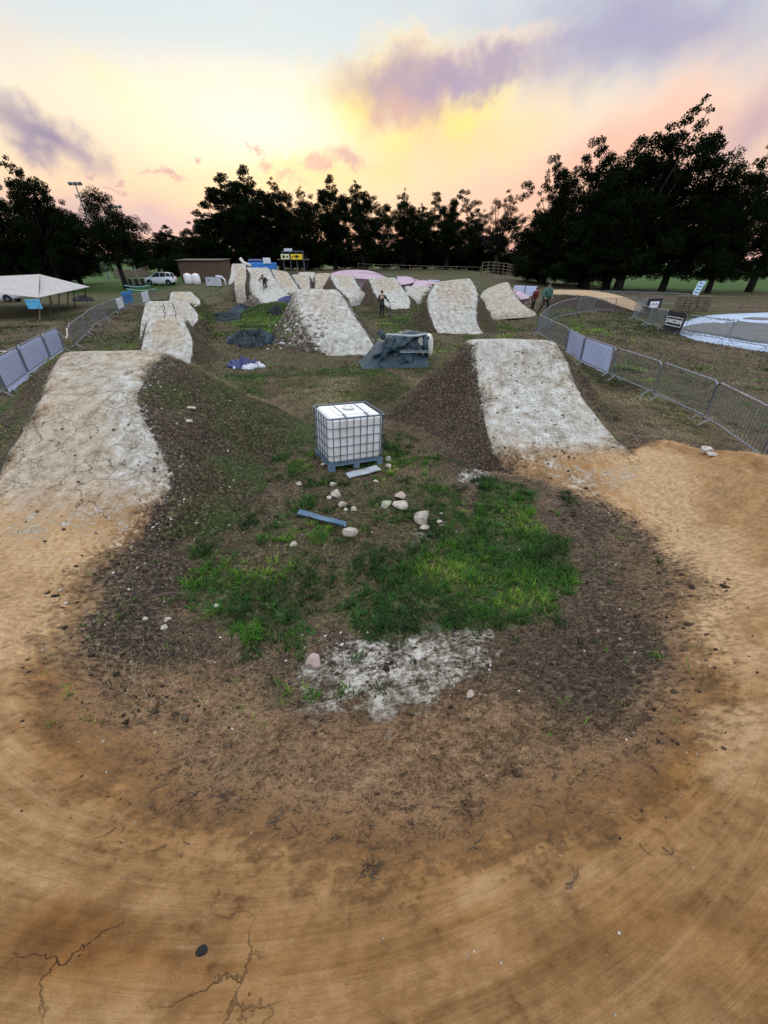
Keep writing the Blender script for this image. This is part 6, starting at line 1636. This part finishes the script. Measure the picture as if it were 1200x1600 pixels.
# ------------------------------------------------------------------ trees
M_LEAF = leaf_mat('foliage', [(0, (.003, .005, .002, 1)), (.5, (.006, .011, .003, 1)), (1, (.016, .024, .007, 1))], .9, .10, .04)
M_BARK = simple_mat('bark', (.022, .017, .013), .9, nscale=5, bump=.03, bscale=9)
def tree_proto(seed, blobs, h=10.0, leaves=15000, leaf=.20, trunk=.28, trunk_h=.35, name='tree'):
    """blobs: (x, z, r) in units of the height; crown clusters are scattered through them"""
    g = np.random.default_rng(seed); cl = []
    B = []
    for (x, z, r) in blobs:
        for k in range(3 if r > .12 else 2):
            a = g.uniform(0, 6.28); B.append((x*h*math.cos(0)+g.normal(0, .045)*h, g.normal(0, .10)*h, z*h+g.normal(0, .035)*h, r*h*g.uniform(.8, 1.05)))
    tot = sum(b[3]**2 for b in B)
    for bx, by, bz, br in B:
        n = max(6, int(330*br**2/tot))
        d = g.normal(size=(n, 3)); d /= np.linalg.norm(d, axis=1)[:, None]; rad = br*g.uniform(.45, 1.08, n)**.8
        c = np.array([bx, by, bz])+d*rad[:, None]*np.array([1, .9, .9]); cl.append(np.c_[c, g.uniform(.35, .85, n)*br*.42+.12])
    cl = np.vstack(cl); cl = cl[cl[:, 2] > (.045 if name == 'bush' else .12)*h]; w_ = cl[:, 3]**2; w_ /= w_.sum()
    k = g.choice(len(cl), leaves, p=w_); d = g.normal(size=(leaves, 3)); d /= np.linalg.norm(d, axis=1)[:, None]
    p = cl[k, :3]+d*(cl[k, 3]*g.random(leaves)**.4)[:, None]*np.array([1.1, 1.1, .75])
    a = g.normal(size=(leaves, 3)); a /= np.linalg.norm(a, axis=1)[:, None]; b = np.cross(a, g.normal(size=(leaves, 3))); b /= np.linalg.norm(b, axis=1)[:, None]
    s = leaf*g.uniform(.5, 1.2, leaves)[:, None]
    V = np.stack([p-a*s*.5, p+b*s*.33, p+a*s*.6, p-b*s*.33], 1).reshape(-1, 3)
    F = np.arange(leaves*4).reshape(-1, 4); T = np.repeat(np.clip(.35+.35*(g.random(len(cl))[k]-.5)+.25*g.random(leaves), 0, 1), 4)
    root = empty(name, (0, 0, 0)); mesh_obj('crown', V, F, M_LEAF, root, False, dict(tint=T))
    mb = MB(); tz = trunk_h*h; bend = g.normal(0, .02, 2)*h
    mb.tube([(0, 0, -.3), (bend[0]*.2, bend[1]*.2, tz*.4), (bend[0]*.5, bend[1]*.5, tz), (bend[0], bend[1], h*.62)], [trunk*1.35, trunk*1.0, trunk*.8, trunk*.3], 9)
    pick = g.choice(len(cl), min(46, len(cl)), replace=False)
    for i in pick:
        c = cl[i, :3]; f = g.uniform(.35, .95); st = np.array([bend[0]*f*.8, bend[1]*f*.8, tz*(.55+f*.7)]); mid = (st+c)/2+np.array([0, 0, -.04*h])+g.normal(0, .15, 3)
        mb.tube([tuple(st), tuple(mid), tuple(c)], [trunk*.34, trunk*.19, trunk*.05], 5)
    mb.build('trunk', M_BARK, root, True); return root
PB = {
 'broad': [(0, .78, .16), (-.16, .66, .15), (.17, .64, .15), (-.28, .5, .13), (.28, .48, .14), (0, .52, .2), (-.2, .33, .14), (.22, .3, .14), (0, .3, .17), (-.05, .9, .09), (-.22, .17, .13), (.2, .15, .13), (0, .16, .14)],
 'tall': [(0, .88, .10), (-.08, .74, .13), (.1, .70, .13), (-.14, .56, .13), (.15, .52, .13), (0, .46, .17), (-.15, .33, .13), (.14, .28, .13), (0, .22, .14), (-.14, .16, .12), (.12, .14, .12)],
 'open': [(-.1, .88, .10), (.12, .82, .11), (-.25, .72, .11), (.28, .66, .12), (0, .66, .13), (-.3, .5, .10), (.34, .46, .10), (.05, .42, .14), (-.15, .3, .13), (.2, .26, .14), (-.28, .34, .12), (0, .5, .15), (-.1, .17, .13), (.22, .15, .13)],
 'round': [(0, .72, .2), (-.2, .58, .2), (.2, .58, .2), (0, .45, .25), (-.32, .38, .15), (.32, .38, .15), (-.1, .25, .18), (.18, .22, .18), (0, .88, .09), (-.3, .17, .16), (.3, .15, .16), (0, .13, .15)],
 'bush': [(-.6, .4, .42), (-.2, .5, .45), (.2, .48, .45), (.6, .4, .42), (0, .25, .45)],
}
PB['clear'] = [b_ for b_ in PB['round'] if b_[1] > .3]
protos = {}
protos['broad'] = tree_proto(1, PB['broad'], leaves=64000, leaf=.155); protos['tall'] = tree_proto(2, PB['tall'], leaves=56000, leaf=.155)
protos['open'] = tree_proto(3, PB['open'], leaves=48000, leaf=.15); protos['round'] = tree_proto(4, PB['round'], leaves=66000, leaf=.16)
protos['clear'] = tree_proto(14, PB['clear'], leaves=50000, leaf=.155)
protos['bush'] = tree_proto(5, PB['bush'], h=3.0, leaves=14000, leaf=.17, trunk=.08, trunk_h=.2, name='bush')
protos['gappy'] = tree_proto(6, PB['open'][:8]+[(-.38, .6, .07), (.2, .95, .06), (-.02, 1.0, .06)], leaves=30000, leaf=.13)
HP = {}
for k_, o_ in protos.items():
    c_ = [q for q in o_.children if q.name.startswith('crown')][0].data; zz_ = np.empty(len(c_.vertices)*3, np.float32); c_.vertices.foreach_get('co', zz_); HP[k_] = float(np.percentile(zz_.reshape(-1, 3)[:, 2], 99.8))
used = set()
def tree(px, top, D, wpx, kind, label, group=None, rz=None, base_px=None):
    x = at(px, top*.8+411*.2, D)[0]; zb = G(x, D); zt = CAMZ+(at(px, top, D)[2]-CAMZ)*(1-.28*wpx/FPX*1.2); H = zt-zb
    zc = D*CP-(zb+H*.5-CAMZ)*SP; Wm = wpx/FPX*zc
    h0 = HP[kind]; w0 = {'broad': 7.6, 'tall': 5.6, 'open': 8.2, 'round': 8.8, 'clear': 8.8, 'bush': 5.4, 'gappy': 8.6}[kind]
    o = protos[kind] if kind not in used else copy_tree(protos[kind]); used.add(kind)
    o.location = (x, D, zb-.05); hs = H/h0; ws = Wm/w0; o.scale = (ws, (ws+hs)/2, hs)
    rz = rz if rz is not None else random.choice([0, math.pi])+random.uniform(-.25, .25); o.rotation_euler = (0, 0, rz)
    tag(o, label, 'bush' if kind == 'bush' else 'tree', group)
TG = 'dark trees along the far side of the field'
for a in [
 (-30, 262, 62, 150, 'round', 'dark tree cut off by the left edge of the photo'), (25, 250, 60, 110, 'broad', 'tall dark tree behind the cream canopy'),
 (80, 302, 70, 90, 'round', 'lower dark tree between the canopy tree and the round one'), (152, 288, 62, 112, 'clear', 'round dark tree with its trunk in the open on the left'),
 (212, 368, 150, 40, 'round', 'pale distant tree beside the gap in the trees, nearest the round dark tree'), (258, 350, 170, 52, 'tall', 'tall distant tree in the gap behind the white car'), (236, 372, 165, 60, 'broad', 'low distant tree in the middle of the gap'), (290, 362, 160, 60, 'round', 'distant tree just left of the tall central group'),
 (312, 330, 92, 74, 'broad', 'leftmost tree of the central group, low on its shoulder'), (352, 262, 90, 92, 'tall', 'tree with twin tops at the left of the central group'), (384, 250, 95, 80, 'tall', 'tallest tree of the central group'),
 (425, 282, 96, 84, 'broad', 'tree right of the tallest one, in front of the glow'), (470, 294, 94, 90, 'round', 'tree in the middle of the central group behind the yellow banners'), (517, 268, 96, 60, 'tall', 'narrow pointed tree of the central group'),
 (566, 280, 92, 84, 'broad', 'tree with a drooping right side, last of the central group'), (633, 299, 96, 72, 'round', 'first tree right of the gap in the central row'), (705, 292, 97, 92, 'open', 'open crowned tree in the middle of the right row'),
 (668, 318, 102, 70, 'broad', 'tree half hidden between two trees of the right row'), (787, 292, 96, 86, 'gappy', 'airy tree with sky showing through, end of the row'), (745, 330, 104, 70, 'broad', 'low tree behind the airy one'),
 (884, 232, 72, 96, 'open', 'tree with a separate tuft high on the left of the right-hand wood'), (960, 196, 68, 130, 'open', 'tree with a ragged top in the right-hand wood'), (1040, 153, 64, 170, 'broad', 'tallest and broadest tree of the right-hand wood'),
 (1185, 232, 60, 110, 'round', 'tree at the right edge of the photo'), (870, 300, 70, 110, 'round', 'dense lower tree at the left end of the right-hand wood'), (950, 290, 66, 140, 'round', 'dense lower tree beneath the ragged topped one'),
 (1000, 225, 66, 150, 'broad', 'dense lower tree left below the tallest one'), (1110, 200, 64, 150, 'round', 'dense lower tree right below the tallest one'), (1262, 222, 62, 130, 'broad', 'tree just beyond the right edge with boughs hanging into view')]:
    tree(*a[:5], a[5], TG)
BG = 'dark undergrowth below the trees'
for i, (px, top, D, w_, lb) in enumerate([
 (270, 402, 80, 42, 'dark bush at the left end of the brown shed'), (20, 400, 66, 130, 'dark undergrowth behind the cream canopy at the left edge'), (85, 398, 74, 40, 'dark undergrowth behind the play frame'), (325, 392, 98, 112, 'dark undergrowth above the brown shed'),
 (400, 388, 100, 112, 'dark undergrowth behind the rider and the gazebo'), (480, 384, 100, 112, 'dark undergrowth right behind the yellow banners'), (560, 386, 104, 100, 'dark undergrowth over the left end of the pink track'),
 (640, 384, 106, 100, 'dark undergrowth over the right end of the pink track'), (715, 386, 106, 100, 'dark undergrowth above the slanting lipped jump'), (790, 386, 108, 100, 'dark undergrowth behind the wooden hurdle fence'),
 (850, 392, 74, 70, 'dark undergrowth behind the person in green'), (920, 396, 74, 80, 'dark undergrowth left of the first trunk in the right-hand wood')]):
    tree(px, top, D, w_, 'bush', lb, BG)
